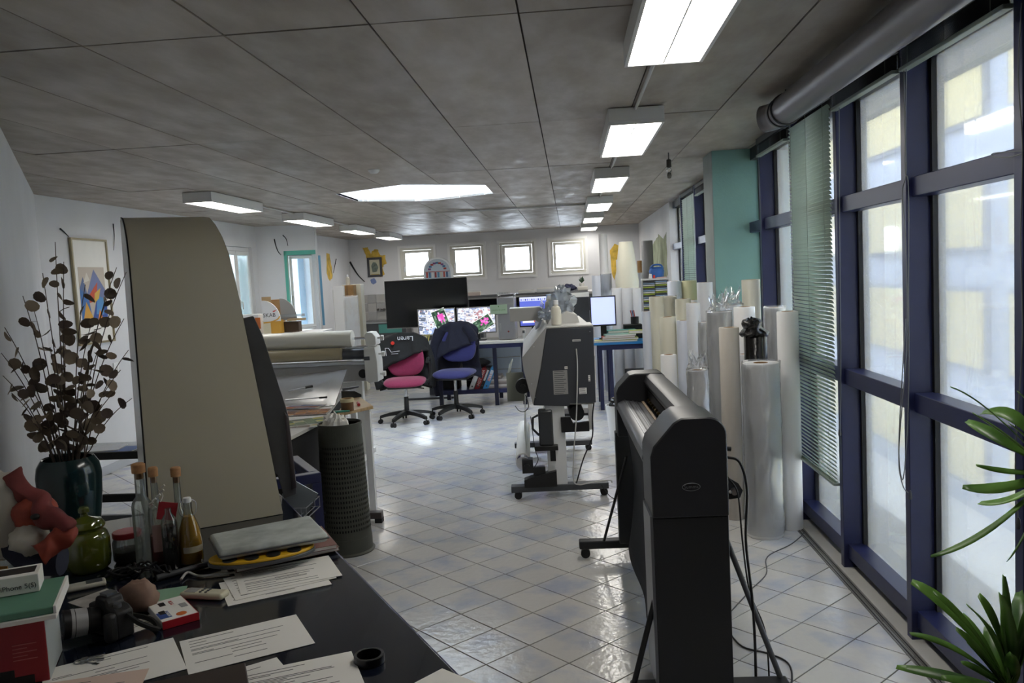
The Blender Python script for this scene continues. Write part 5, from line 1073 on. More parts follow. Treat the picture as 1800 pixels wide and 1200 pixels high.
mb = MB(); nn = (pl[1]-pl[0]).cross(pl[3]-pl[0]).normalized()*.008; mb.add(pl+[q+nn for q in pl], [(0, 1, 2, 3), (7, 6, 5, 4), (0, 4, 5, 1), (1, 5, 6, 2), (2, 6, 7, 3), (3, 7, 4, 0)]); o = mb.obj('feed_plate', mat('feed_plate', 'a3a4a6', .22, .35), loc=pl[3], smooth=False); tag(o, 'tilted polished grey feed plate before the laminator', 'plate')
def print_sheet(cx, cy, w, d, rz, pal, label, z):
    p = on(cx, cy, z); t = thing('colour_print', label, 'print', (p.x, p.y, z), rz, group='glossy colour prints on the bench'); mb = MB(); rnd = random.Random(label); mb.box(-w/2, w/2, -d/2, d/2, 0, .0012, col='d8d6d2')
    for i in range(5):
        for j in range(4): x = -w*.46+i*w*.185; y = -d*.45+j*d*.225; mb.add([(x, y, .0015), (x+w*.18, y, .0015), (x+w*.18, y+d*.22, .0015), (x, y+d*.22, .0015)], [(0, 1, 2, 3)], rnd.choice(pal))
    mb.obj('sheet', attr_mat('glossy_print', .12), t, smooth=False)
for k, (x, y, w, d, r_, pal, l) in enumerate([(515, 752, .42, .3, .2, ['a9805c', 'c9a54e', '7d4a3a', 'd9cfae'], 'colour print with warm browns at the near bench end'), (545, 740, .36, .26, .5, ['6d8f4a', 'b9b05a', '3f5d3a', 'd8d0a8'], 'greenish colour print at the right bench edge'), (530, 725, .4, .24, .1, ['9c4a2e', 'b96f3f', '5d6f9a', 'd9a070'], 'reddish colour print in the middle of the bench'), (515, 715, .44, .2, -.1, ['5d78b0', 'c96a3a', 'd9d9e2', '8f97b8'], 'bluish colour print below the feed plate')]): print_sheet(x, y-(0 if k else 6), w, d, r_, pal, l, ZBN+.001+.002*k)
for l, p0, p1, rr in (('metal ruler stick lying on the feed plate', (508, 690), (537, 684), .006), ('long thin scraper lying low on the feed plate', (502, 705), (562, 701), .004)):
    a, b = at(*p0, 6.9), at(*p1, 6.9); PN = (pl[1]-pl[0]).cross(pl[3]-pl[0]).normalized(); PN = PN if PN.z > 0 else -PN
    a, b = [EYE+ray(*q)*((pl[0]-EYE).dot(PN)/ray(*q).dot(PN))+PN*(rr*2+.002) for q in (p0, p1)]; t = thing('scraper', l, 'tool', a); t2 = MB().tube([a, b], rr, 8).obj('rod', M_STEEL, t, world=True); MB().tube([b, b+(b-a).normalized()*.06], rr*1.8, 8).obj('grip', M_BLACK, t, world=True)
# wooden side table with tapes
ZW = .775; c = [on(656, 713, ZW), on(622, 690, ZW), on(613, 695, ZW), on(592, 727, ZW)]
t = thing('side_table', 'small light wooden table beside the bench with tape rolls', 'table', (c[3]+c[0])/2-Vector((0, 0, ZW))); MB().prism([(q.x, q.y) for q in c], ZW-.022, ZW, 'z').obj('tabletop', M_WOOD, t, world=True, bevel=.002)
for q, s in ((on(645, 713, ZW), 1), (on(603, 723, ZW), 1), (on(620, 694, ZW), 1)): MB().box(q.x-.022, q.x+.022, q.y-.022, q.y+.022, 0, ZW-.022).obj('leg', M_WHITE, t, world=True)
def tape(p, R_, r_, h, label, m, rot=None, name='tape_roll', cat='tape'):
    t = thing(name, label, cat, p, rot=rot); MB().lathe([(r_+.004, 0), (R_, 0), (R_, h), (r_+.004, h), (r_+.004, 0)], n=28).obj('tape', m, t); MB().lathe([(r_, .0005), (r_+.004, .0005), (r_+.004, h+.0005), (r_, h+.0005), (r_, .0005)], n=24).obj('core', M_CARD if m != M_BLACK else M_BLACK, t)
p = on(611, 722, ZW); tape((p.x, p.y, ZW+.001), .044, .03, .062, 'upright roll of brown parcel tape on the wooden table', mat('parcel_tape', '6e4f34', .25)); tape((p.x, p.y, ZW+.064), .048, .034, .024, 'cream masking tape on the brown tape roll', mat('masking', 'cfc29a', .6))
p = on(631, 714, ZW); o = MB().tube([(0, 0, .012), (-.03, .09, .012)], .011, 10).obj('red_marker', mat('marker_red', 'b02c34', .4)); o.location = (p.x, p.y, ZW); tag(o, 'red marker pen at the edge of the wooden table', 'pen')
p = on(617, 699, ZW); t = thing('stapler', 'black stapler tool behind the tape on the wooden table', 'stapler', (p.x, p.y, ZW+.001), .5); MB().prism([(-.07, 0), (.08, 0), (.08, .02), (.03, .05), (-.07, .06)], -.02, .02, 'y').obj('body', M_BLACK, t, bevel=.004); MB().prism([(-.06, .06), (.06, .075), (.07, .085), (-.06, .08)], -.015, .015, 'y').obj('lever', M_DGREY, t)
p = on(603, 725, ZW); o = MB().box(-.06, .05, -.02, .02, 0, .012).obj('cutter_knife', mat('teal_knife', '3f8f7c', .4), bevel=.004); o.location = (p.x-.01, p.y+.02, ZW+.001); o.rotation_euler.z = .3; tag(o, 'teal cutter knife at the left of the brown tape', 'knife')
# ================================================================ front desk and what stands on it
DZ = .76; D0 = Vector((-.8, 2.608, 0)); DR = .548; TD = Tr(D0) @ Rz(DR)
def dl(x, y, z=DZ): return TD @ Vector((x, y, z))
def dloc(px, py, z=DZ): return TD.inverted() @ on(px, py, z)
fd = thing('front_desk', 'glossy blue-black desk in the left foreground covered with papers', 'desk', D0, DR)
MB().box(-.955, 0, -1.35, .98, DZ-.035, DZ).obj('desktop', mat('lacquer_navy', '121826', .12, var=.1, vs=3, coat=.3), fd, bevel=.004)
MB().box(-.002, .002, -1.35, .98, DZ-.034, DZ-.001).obj('edge_band', mat('edge_indigo', '2a2850', .3), fd)
for x in (-.9, -.06):
    for y in (-1.28, .9): MB().box(x-.03, x+.03, y-.03, y+.03, 0, DZ-.035).obj('leg', M_NAVY, fd)
MB().box(-.9, -.06, .55, .57, .25, DZ-.04).obj('end_panel', M_NAVY, fd)
# ---- tall cream cover
cv = thing('cream_cover', 'tall cream machine cover with rounded top standing on the front desk', 'machine cover', dl(-.3, .85, DZ), DR)
def cvx(z, right): return (-.055-.115*min(1, z/1.05)-.03*max(0, z-1.05)/.15) if right else -.535+.015*min(1, z/1.1)
prof = [(0, .0), (.012, .25), (.028, .5), (.05, .78), (.068, .93), (.10, 1.03), (.15, 1.10), (.23, 1.155), (.33, 1.19), (.46, 1.205), (.55, 1.20), (.55, 0)]
I = cv['_mi']
def cvp(x, y, z): return TD @ Vector((x, .62+y, DZ+.002+z))
mb = MB(); n = len(prof); vs = [cvp(cvx(z, False), y, z) for y, z in prof]+[cvp(cvx(z, True), y, z) for y, z in prof]
mb.add(vs, [(i, i+1, n+i+1, n+i) for i in range(n-1)]+[(n-1, 0, n, 2*n-1)]); mb.obj('front_sheet', M_CREAM, cv, world=True, angle=30)
MB().add([cvp(cvx(z, False)-.002, y, z) for y, z in prof], [list(range(n))[::-1]]).obj('side_sheet', mat('side_gloss', 'a9a8a2', .25), cv, world=True, smooth=False)
MB().add([cvp(cvx(z, True)+.001, y, z) for y, z in prof], [list(range(n))]).obj('side_sheet', mat('side_gloss', 'a9a8a2'), cv, world=True, smooth=False)
MB().tube([cvp(cvx(z, False)-.001, y-.001, z) for y, z in prof[:-2]], .003, 6).obj('seam', M_MATTE, cv, world=True)
YV = 3.36; poly = [(418, 562), (446, 556), (462, 590), (503, 716), (508, 735), (521, 856), (521, 868), (500, 876), (488, 835), (480, 828)]
W_ = [at(x, y, YV) for x, y in poly]; k = len(W_); off = Vector((-.03, .07, 0))
MB().add(W_+[p+off for p in W_], [list(range(k))[::-1], list(range(k, 2*k))]+[(i, (i+1) % k, k+(i+1) % k, k+i) for i in range(k)]).obj('side_plate', mat('plate_felt', '56575a', .7, var=.08, vs=12), cv, world=True, bevel=.003)
MB().tube([at(424, 562, YV-.01), at(446, 660, YV-.01), at(480, 835, YV-.01)], .005, 6).obj('copper_strip', mat('copper_strip', '8f6a4a', .4, .5), cv, world=True)
MB().add([at(500, 724, YV-.012), at(507, 735, YV-.012), at(521, 856, YV-.012), at(513, 860, YV-.012)], [(0, 1, 2, 3)]).obj('felt_edge', mat('plate_dark', '3a3436', .7), cv, world=True, solid=.01)
# ---- papers
def dsheet(px, py, w, d, rz, label, z=0., lines=1, m=M_PAPER, curl=0., name='paper', cat='paper'):
    p = on(px, py, DZ); return sheet(name, (p.x, p.y, DZ+.0005+z), w, d, DR+rz, label, m=m, h=.0012, lines=lines, curl=curl, group='papers on the front desk')
c = Vector((-.857, 1.959, 0))
sheet('paper', (c.x, c.y, DZ+.001), .297, .21, DR, 'printed white form lying in the middle of the front desk', h=.0012, lines=3, group='papers on the front desk')
sheet('paper', (c.x-.272, c.y-.135, DZ+.001), .297, .21, DR+.06, 'printed white form left of the middle one on the front desk', h=.0012, lines=5, group='papers on the front desk')
dsheet(515, 1205, .297, .21, -.12, 'printed letter at the bottom edge with a stamp mark', .003, lines=7)
dsheet(395, 1222, .297, .21, .1, 'paper partly under the letter at the bottom edge of the photo', .0016, lines=8)
dsheet(745, 1250, .297, .21, .35, 'blank white sheet at the desk corner nearest the camera', .001, lines=0)
dsheet(120, 1232, .297, .21, -.25, 'pale pink form at the bottom left corner', .001, lines=9, m=mat('pink_form', 'd8bfb0', .7))
o = MB().box(-.11, .11, -.06, .06, 0, .02).obj('notebook', mat('brown_cover', '3b302c', .5), bevel=.003); p = on(345, 1222, DZ); o.location = (p.x, p.y, DZ+.006); o.rotation_euler.z = DR-.1; tag(o, 'dark brown notebook cut off by the bottom edge', 'notebook')
for k, (dx, dy, r_, l) in enumerate([(-.93, 2.36, -.02, 'lowest printed sheet of the fan beside the desk edge'), (-.93, 2.40, .02, 'middle printed sheet of the fan beside the desk edge'), (-.915, 2.43, -.06, 'top printed sheet of the fan with a drawing on it')]):
    sheet('paper', (dx, dy, DZ+.0006+.0016*k), .297, .21, DR+r_, l, h=.0012, lines=11+k, group='fan of printed sheets')
# ---- grey case on folders
st = on(480, 985, DZ)
zf = DZ+.0065
for k, (r_, l) in enumerate(((.05, 'brown card folder at the bottom of the pile under the grey case'), (-.04, 'reddish brown folder second in the pile under the grey case'))):
    p = on(492, 972, DZ); slab('folder', (p.x, p.y, zf+.014*k), .33, .24, .013, DR+r_, l, ['5d3f33', '74463a'][k], 'folder', 'folders under the grey case')
zy = zf+.03
t = thing('yellow_holder', 'yellow holder with black round pads between folders and grey case', 'holder', on(462, 980, zy), DR-.12)
elp = [(.165*math.cos(2*PI*i/28), .085*math.sin(2*PI*i/28)) for i in range(28)]
MB().prism(elp, 0, .012, 'z').obj('lower_shell', M_DGREY, t, bevel=.003); MB().prism([(x*.98, y*.98) for x, y in elp], .0122, .022, 'z').obj('yellow_plate', mat('holder_yellow', 'd9a91e', .45), t, bevel=.003)
for q in range(4): MB().cyl((-.10+q*.065, -.062+abs(q-1.5)*.012, .022), (-.10+q*.065, -.062+abs(q-1.5)*.012, .027), .022, n=18).obj('pad', M_BLACK, t)
zc_ = zy+.029; cp = [on(367, 938, zc_+.03), on(545, 904, zc_+.03), on(577, 936, zc_+.03), on(386, 970, zc_+.03)]
ccx = sum(cp, Vector())/4
t = thing('grey_case', 'scuffed pale grey padded case lying on the folders at the desk edge', 'case', (ccx.x, ccx.y, zc_))
MB().prism([(q.x, q.y) for q in cp], zc_, zc_+.03, 'z').obj('case', mat('case_grey', 'a3a8a4', .55, var=.2, vs=16, col2='a9afab'), t, world=True, bevel=.011)
MB().prism([(ccx.x+(q.x-ccx.x)*1.02, ccx.y+(q.y-ccx.y)*1.03) for q in cp], zc_+.011, zc_+.016, 'z').obj('zip_band', M_DGREY, t, world=True, bevel=.002)
# ---- tape ring, remote, ink box, stone, cards
tape((-.512, 1.844, DZ+.001), .036, .029, .018, 'black ring lying alone on the dark desk', M_BLACK, name='black_ring', cat='ring')
p = on(360, 1050, DZ); t = thing('remote_control', 'cream remote handset lying on the front desk', 'remote', (p.x, p.y, DZ+.001), -.16)
MB().box(-.07, .07, -.024, .024, 0, .02).obj('body', mat('remote_cream', 'c9c4ac', .45), t, bevel=.008); MB().box(-.055, -.02, -.016, .016, .02, .0212).obj('display', M_GREY, t)
for i in range(2):
    for j in range(3): MB().cyl((-.005+i*.018, -.012+j*.012, .02), (-.005+i*.018, -.012+j*.012, .0225), .004, n=8).obj('button', M_DGREY, t)
t = thing('ink_carton', 'white carton with red edge and colour splash on the front desk', 'carton', (-1.14, 2.14, DZ+.001), -.85)
MB().box(-.085, .085, -.047, .047, 0, .02).obj('carton', M_PAPER, t, bevel=.0015); MB().box(.082, .0855, -.0475, .0475, .0, .0205).obj('red_edge', mat('ink_red', 'b4232f', .4), t); MB().box(-.085, .085, .0465, .0475, .0, .0205).obj('red_edge', mat('ink_red', 'b4232f'), t)
MB().box(.01, .06, -.045, -.015, .02, .0206).obj('blue_field', mat('ink_blue', '30549c', .4), t); MB().lathe([(0, .0), (.014, .0), (.014, .0005), (0, .0006)], c=(.055, .01, .02), n=18).obj('orange_splash', mat('ink_orange', 'd9702a', .4), t)
for x, y in ((-.05, -.015), (.015, -.03)): MB().box(x-.014, x+.014, y-.008, y+.008, .0201, .0209).obj('cartridge_print', M_BLACK, t)
text('lettering', 'BCI-6', .014, Tr(-.045, .008, .0203), mat('ink_red', 'b4232f'), t); text('lettering', 'CANON', .011, Tr(.035, -.02, .0208), M_PAPER, t)
MB().box(-.02, .012, .022, .04, .0201, .0208).obj('barcode', M_GREY, t)
t = crumple('brown_stone', (on(246, 1072, DZ).x, on(246, 1072, DZ).y, DZ+.001), (.055, .04, .05), 'heart-shaped brown stone in clear film on the front desk', mat('stone_brown', '8b6f5f', .6, var=.25, vs=14), 4, 'stone', amp=.18, ang=180)
dsheet(292, 1045, .11, .10, -.2, 'mint green card beside the brown stone', .0, lines=0, m=mat('mint_card', '8fb79a', .6), name='card', cat='card')
dsheet(262, 1092, .13, .09, .3, 'small printed card under the brown stone', .0, lines=15, name='card', cat='card')
dsheet(170, 1052, .12, .10, .5, 'photo print with green and pink lying left of the stone', .0, lines=0, m=mat('photo_pale', 'b8b3ae', .35, var=.3, vs=20), name='photo_print', cat='photo')
dsheet(205, 1062, .09, .07, -.3, 'grey photo print overlapping the pale one', .0022, lines=0, m=mat('photo_grey', '6f757c', .35, var=.3, vs=20), name='photo_print', cat='photo')
p = on(152, 1033, DZ); t = thing('mobile_phone', 'small white mobile phone lying left on the front desk', 'phone', (p.x, p.y, DZ+.001), .6); MB().box(-.055, .055, -.023, .023, 0, .016).obj('body', mat('phone_white', 'c4c2b6', .4), t, bevel=.006); MB().box(.0, .045, -.017, .017, .016, .017).obj('screen', M_DGREY, t)
# cable tangle, rod, lace
for k in range(3):
    q = on(212+k*34, 1012, DZ); cable([Vector((q.x+.035*math.cos(i*1.3+k*2)+.008*(i % 3), q.y+.03*math.sin(i*1.45+k), DZ+.006+.010*((i*2+k) % 4))) for i in range(16)], ('tangled black cable before the red-lidded jar', 'tangled black cable in the middle of the front desk heap', 'tangled black cable below the dark bottle')[k], .0035, group='cable heap on the front desk')
a, b = on(276, 1022, DZ), on(386, 992, DZ); o = MB().tube([a+Vector((0, 0, .012)), b+Vector((0, 0, .012))], .0095, 10).obj('dark_rod', M_DGREY, loc=a); tag(o, 'dark grey rod lying before the bottles', 'rod')
cable([on(318, 1018, DZ+.006), on(330, 1006, DZ+.01), on(352, 1012, DZ+.006), on(395, 1008, DZ+.006), on(420, 1004, DZ+.006)], 'short white cable below the dark rod', .004, M_LGREY, group='cable heap on the front desk')
crumple('lace_scrap', (on(318, 992, DZ).x, on(318, 992, DZ).y, DZ+.001), (.035, .02, .03), 'small white lacy scrap at the foot of the bottles', mat('lace_white', 'b9b6ae', .7, var=.4, vs=60), 6, 'scrap')
# ---- bottles
GLASS = film('bottle_glass', 'cfd8d4', .78, .04, gl=.35)
def bottle(px, py, prof, liquid, label, cork=True, lm_=None, lab=None, extra=None, s=1.):
    p = on(px, py, DZ); t = thing('glass_bottle', label, 'bottle', (p.x, p.y, DZ+.001), DR); prof = [(r*s, z*s) for r, z in prof]
    MB().lathe(prof, n=26).obj('glass', GLASS, t)
    if liquid:
        zt, m = liquid; pr_ = [(0, .006)]+[(max(r-.003, .002), max(z, .006)) for r, z in prof if 0 < r and z < zt*s]; pr_.append((pr_[-1][0], zt*s)); pr_.append((0, zt*s)); MB().lathe(pr_, n=24).obj('liquid', m, t)
    zt = prof[-1][1]; r_ = prof[-1][0]
    if cork: MB().lathe([(r_*.85, zt-.02), (r_*.85, zt), (r_*1.45, zt+.001), (r_*1.5, zt+.028), (r_*1.2, zt+.032), (0, zt+.033)], n=18).obj('cork', mat('cork', 'ab7f55', .8, var=.15, vs=60), t)
    if lab:
        z0, z1, m = lab; r0 = max(r for r, z in prof)+.0008; mb = MB().grid(lambda u, v: Vector((r0*math.cos(-2.3+u*1.9), r0*math.sin(-2.3+u*1.9), z0+(z1-z0)*v)), 14, 2); mb.obj('paper_label', m, t)
    return t, zt
B1 = [(0, 0), (.028, .001), (.031, .006), (.031, .19), (.028, .205), (.0155, .222), (.0145, .30)]
bottle(258, 990, B1, None, 'tall clear bottle with big cork, leftmost on the front desk', lab=None, s=1.02)
B2 = [(0, 0), (.024, .001), (.027, .006), (.027, .175), (.02, .20), (.0115, .22), (.0105, .295)]
t, zt = bottle(283, 992, B2, (.10, mat('rose_liquid', '8a4a48', .3)), 'slim corked bottle with pinkish label and a red tag', lab=(.05, .14, mat('rose_label', 'b08f88', .6)))
MB().box(-.029, .029, -.0015, .0015, -.029, .029).xf(Tr(.03, -.045, .185) @ Rz(-.2) @ Ry(.22)).obj('red_tag', mat('tag_red', 'a32630', .6), t); MB().tube(spline([(.012, -.002, .25), (.022, -.03, .235), (.012, -.044, .218)], 4), .0015, 5).obj('tag_string', M_LGREY, t)
mb = MB()
for q in range(10): a = q*.7; mb.cyl((.02*math.cos(a), .02*math.sin(a)-.015, .15+q*.012), (.02*math.cos(a)+.01, .02*math.sin(a)-.02, .158+q*.012), .004, n=6)
mb.obj('beads', M_LGREY, t)
B3 = [(0, 0), (.031, .001), (.034, .006), (.034, .12), (.028, .15), (.012, .175), (.011, .285)]
bottle(322, 985, B3, None, 'clear round-shouldered corked bottle with green label', lab=(.035, .10, mat('label_green', 'a8b0a2', .6)))
bottle(304, 1000, [(0, 0), (.022, .001), (.025, .006), (.025, .15), (.02, .17), (.010, .185), (.010, .2)], (.145, mat('dark_wine', '1c0d10', .2)), 'dark bottle filled with nearly black liquid', cork=False)
t, zt = bottle(338, 990, [(0, 0), (.034, .001), (.038, .008), (.038, .075), (.033, .115), (.02, .155), (.0135, .175), (.0135, .205)], (.16, mat('lemon_liquid', 'cf9f3c', .25)), 'swing-top bottle of yellow liqueur beside the grey case', cork=False, lab=(.045, .065, mat('label_small', 'b9b29a', .6)))
MB().lathe([(.012, zt), (.014, zt+.004), (.012, zt+.016), (0, zt+.018)], n=16).obj('stopper', M_WHITE, t); MB().tube(spline([(-.012, 0, zt+.008), (-.026, 0, zt-.004), (-.024, 0, zt-.035), (-.014, 0, zt-.045)], 4), .0016, 6).obj('wire_clip', M_STEEL, t); MB().tube(spline([(.012, 0, zt+.008), (.026, 0, zt-.004), (.024, 0, zt-.035), (.014, 0, zt-.045)], 4), .0016, 6).obj('wire_clip', M_STEEL, t)
# jars
M_OLG = film('olive_glass', '6f7a22', -.42, .05, gl=.4, transl=False)
p = on(157, 1001, DZ); t = thing('olive_jar', 'olive green glass jar with knobbed lid on the front desk', 'jar', (p.x, p.y, DZ+.001))
MB().lathe([(0, 0), (.055, .001), (.066, .012), (.07, .04), (.07, .10), (.062, .125), (.052, .132), (.053, .14)], n=32).obj('glass', M_OLG, t); MB().lathe([(.057, .14), (.06, .146), (.058, .152), (.05, .165), (.02, .176), (.012, .18), (.011, .187), (.017, .193), (.017, .205), (.012, .21), (0, .211)], n=32).obj('lid', M_OLG, t)
p = on(227, 985, DZ); t = thing('red_lid_jar', 'clear preserving jar with red screw lid', 'jar', (p.x, p.y, DZ+.001)); MB().lathe([(0, 0), (.04, .001), (.047, .01), (.048, .065), (.041, .082), (.04, .09)], n=28).obj('glass', GLASS, t); MB().lathe([(.0445, .083), (.0455, .086), (.0455, .099), (.043, .102), (0, .1025)], n=28).obj('lid', mat('lid_red', 'a8242c', .3), t); MB().lathe([(0, .004), (.042, .005), (.043, .04), (0, .045)], n=20).obj('contents', mat('jar_dark', '3a3226', .6, var=.4, vs=40), t)
# ---- boxes and puppet in the left corner
p = on(88, 1196, DZ); RB = Tr(p.x, p.y, DZ+.001) @ Rz(.42)
t = thing('red_carton', 'red camera carton at the bottom left of the front desk', 'carton', (p.x, p.y, DZ+.001), .42); MB().box(-.17, 0, 0, .17, 0, .15).obj('carton', mat('carton_red', '8f1d26', .45), t, bevel=.002); MB().box(-.002, .0008, .002, .168, .002, .148).obj('grey_side', mat('carton_grey', 'a9b0b0', .5), t)
mb = MB(); mb.box(-.15, -.03, -.001, 0, .0, .022); mb.box(-.11, -.07, -.001, 0, .022, .04); mb.obj('camera_print', M_BLACK, t); mb = MB()
for q in range(5): mb.box(-.16, -.10-.02*(q % 2), -.0008, 0, .06+q*.009, .062+q*.009); mb.box(-.07, -.02-.02*(q % 2), -.0008, 0, .06+q*.009, .062+q*.009)
mb.obj('print_lines', mat('print_rose', 'b5605e', .6), t)
t = thing('green_box', 'flat box with mint green lid lying on the red carton', 'box', RB @ Vector((.03, -.02, .151)), .45); MB().box(-.20, 0, 0, .23, 0, .012).obj('tray', M_PAPER, t, bevel=.002); MB().box(-.198, -.006, .004, .226, .012, .03).obj('lid', mat('mint_lid', '5f8f78', .5, var=.1, vs=10), t, bevel=.003)
MB().box(-.006, .0, .004, .226, .012, .03).obj('lid_edge', M_PAPER, t)
G2 = RB @ Vector((.03, -.02, .182))
t = thing('phone_box', 'white phone box with printed name on the mint green lid', 'box', G2+Rz(.45) @ Vector((-.05, .13, 0)), .48); MB().box(-.14, 0, 0, .085, 0, .045).obj('carton', M_PAPER, t, bevel=.002); text('lettering', 'iPhone 5(S)', .0165, Tr(-.044, -.0006, .018) @ Rx(PI/2), M_INK, t); MB().box(-.13, -.01, .02, .07, .045, .0456).obj('phone_print', M_BLACK, t)
t = thing('amber_lid_jar', 'small jar with amber lid behind the phone box', 'jar', (on(26, 1084, DZ).x, on(26, 1084, DZ).y, DZ), 0); MB().lathe([(0, 0), (.03, .001), (.034, .01), (.034, .168), (.03, .178)], n=24).obj('glass', GLASS, t); MB().lathe([(.033, .176), (.036, .178), (.036, .192), (.033, .195), (0, .196)], n=24).obj('lid', mat('lid_amber', 'a9702a', .4), t); MB().box(-.02, .02, -.0355, -.0335, .12, .16).obj('paper_label', mat('label_amber', 'c08a3c', .6), t)
bxp = on(60, 1040, DZ); t = thing('cloth_puppet', 'red and white cloth puppet with hooked nose slumped by the wall', 'puppet', bxp)
def blob(c, s, seed, amp=.15, e=1.):
    def f(u, v):
        th = u*2*PI; ph = -PI/2+v*PI; d = Vector((math.cos(th)*math.cos(ph), math.sin(th)*math.cos(ph), math.sin(ph))); q = 1+amp*noise.noise(d*2+Vector((seed, 1, 2)))+amp*.5*noise.noise(d*5+Vector((seed, 3, 2)))
        return Vector((d.x*s[0]*q, d.y*s[1]*q, d.z*s[2]*q))+Vector(c)
    return MB().grid(f, 26, 16, True)
def pw(x, y, Y): return at(x, y, Y)
M_PRED = mat('puppet_red', '7a2d24', .75, var=.3, vs=10, col2='95402c'); M_PWH = mat('puppet_white', 'b5b0a4', .85, var=.15, vs=6)
blob(pw(8, 905, 2.10), (.055, .05, .12), 1).obj('white_shirt', M_PWH, t, world=True, angle=180); blob(pw(52, 948, 2.07), (.05, .05, .04), 2, .2).obj('white_sleeve', M_PWH, t, world=True, angle=180)
hd = blob(pw(60, 900, 2.11), (.06, .055, .05), 3, .12); hd.xf(Tr(0, 0, 0)); hd.obj('head', M_PRED, t, world=True, angle=180)
def cloth_tube(pts, r, taper, seed, amp):
    mb = MB().tube(spline(pts, 8), r, 20, taper=taper); mb.v = [p+Vector((noise.noise(p*22+Vector((seed, 0, 0))), noise.noise(p*22+Vector((0, seed, 3))), noise.noise(p*26+Vector((5, 0, seed)))))*amp for p in mb.v]; return mb
cloth_tube([pw(18, 836, 2.11), pw(38, 858, 2.11), pw(62, 885, 2.10), pw(98, 912, 2.08), pw(122, 932, 2.07)], .030, .026, 2, .022).obj('hat', mat('puppet_hat', '6a2b2a', .8, var=.35, vs=12), t, world=True, angle=180)
cloth_tube([pw(106, 915, 2.09), pw(112, 940, 2.07), pw(92, 958, 2.05), pw(66, 972, 2.03)], .026, .03, 6, .018).obj('red_arm', mat('puppet_orange', '8a3626', .75, var=.3, vs=12), t, world=True, angle=180)
blob(pw(62, 908, 2.05), (.012, .012, .008), 9, .05).obj('eye', M_BLACK, t, world=True); MB().tube([pw(28, 950, 2.12), pw(60, 985, 2.10), pw(110, 985, 2.11)], .05, 12, taper=.04).obj('dark_coat', mat('puppet_coat', '1e2236', .8), t, world=True)
# ---- camera
p = on(195, 1128, DZ); t = thing('photo_camera', 'black reflex camera with silver-ringed lens on the front desk', 'camera', (p.x-.03, p.y+.05, DZ+.001), -.5)
MB().prism([(-.065, 0), (.065, 0), (.068, .07), (.05, .082), (.03, .085), (.022, .105), (-.022, .105), (-.03, .085), (-.06, .08)], -.02, .03, 'y').obj('body', mat('camera_black', '141416', .55, bump=.1, bs=300), t, bevel=.006)
MB().box(.04, .07, -.045, -.015, .0, .075).obj('grip', mat('camera_black', '141416'), t, bevel=.01)
ln_ = Vector((-.35, -.9, .1)).normalized(); o0 = Vector((-.012, -.02, .045))
def seg(a, b, r0, r1, nm, m): MB().cyl(o0+ln_*a, o0+ln_*b, r0, r1, n=28).obj(nm, m, t)
seg(0, .022, .033, .033, 'lens_mount', M_BLACK); seg(.022, .034, .034, .034, 'zoom_ring', M_RUBBER); seg(.030, .058, .0348, .036, 'silver_ring', mat('lens_silver', 'c9cacc', .35, .4)); seg(.058, .06, .036, .036, 'black_ring', M_BLACK); seg(.06, .068, .037, .037, 'silver_ring', mat('lens_silver', 'c9cacc', .35, .4)); seg(.068, .085, .036, .038, 'lens_hood', M_BLACK); seg(.0852, .0858, .028, .028, 'front_glass', mat('black_glass', '08090b'))
MB().cyl((.045, .0, .08), (.045, 0, .09), .01, n=14).obj('dial', M_DGREY, t); MB().box(-.016, .016, -.01, .02, .105, .112).obj('hot_shoe', M_DGREY, t)
MB().tube(spline([(.068, .01, .06), (.11, .02, .04), (.12, .06, .012), (.04, .09, .012), (-.05, .08, .012), (-.10, .04, .02), (-.068, .01, .06)], 6), .007, 6).obj('strap', M_MATTE, t)
p = on(140, 1165, DZ); t = thing('key_bunch', 'small bunch of keys below the camera lens', 'keys', (p.x, p.y, DZ+.0005), .3); ring_mesh(.012, .0015, Tr(0, 0, .003)).obj('key_ring', M_STEEL, t)
for q in range(3): a = -.5+q*.45; mb = MB(); mb.cyl((0, 0, 0), (0, 0, .002), .010, n=14); mb.box(.008, .045, -.003, .003, 0, .002); mb.box(.03, .045, -.006, 0, 0, .002); mb.xf(Tr(.012*math.cos(a), .012*math.sin(a), .001+q*.0022) @ Rz(a)).obj('key', M_STEEL, t)
# ---- vase with dried eucalyptus
vb = Vector((-1.80, 2.75, DZ+.001)); t = thing('teal_vase', 'dark teal glazed vase on the front desk by the wall', 'vase', vb)
MB().lathe([(0, 0), (.068, .001), (.075, .01), (.09, .10), (.102, .2), (.106, .27), (.10, .305), (.088, .325), (.084, .332), (.078, .328), (.09, .30), (.095, .26), (.08, .1), (0, .02)], n=36).obj('body', mat('teal_glaze', '122a2d', .18, var=.2, vs=5, coat=.3), t)
eu = thing('dried_eucalyptus', 'dried brown eucalyptus branches with round leaves in the teal vase', 'branches', vb+Vector((0, 0, .03)))
LEAF = None; rnd = random.Random(11)
LM = [mat('leaf_dry%d' % i, c, .75, var=.2, vs=25) for i, c in enumerate(('7d6e5c', '65574a', '8a7b66', '54463d'))]
lfm = MB(); ring = [(1.0*math.cos(2*PI*i/10)+1.0, .92*math.sin(2*PI*i/10), .18*math.cos(2*PI*i/10)**2) for i in range(10)]; lfm.add([(1, 0, -.08)]+ring, [(0, i+1, (i+1) % 10+1) for i in range(10)])
leafproto = []
for m_ in LM:
    o = lfm.obj('leaf', m_, eu); leafproto.append(o)
used = set()
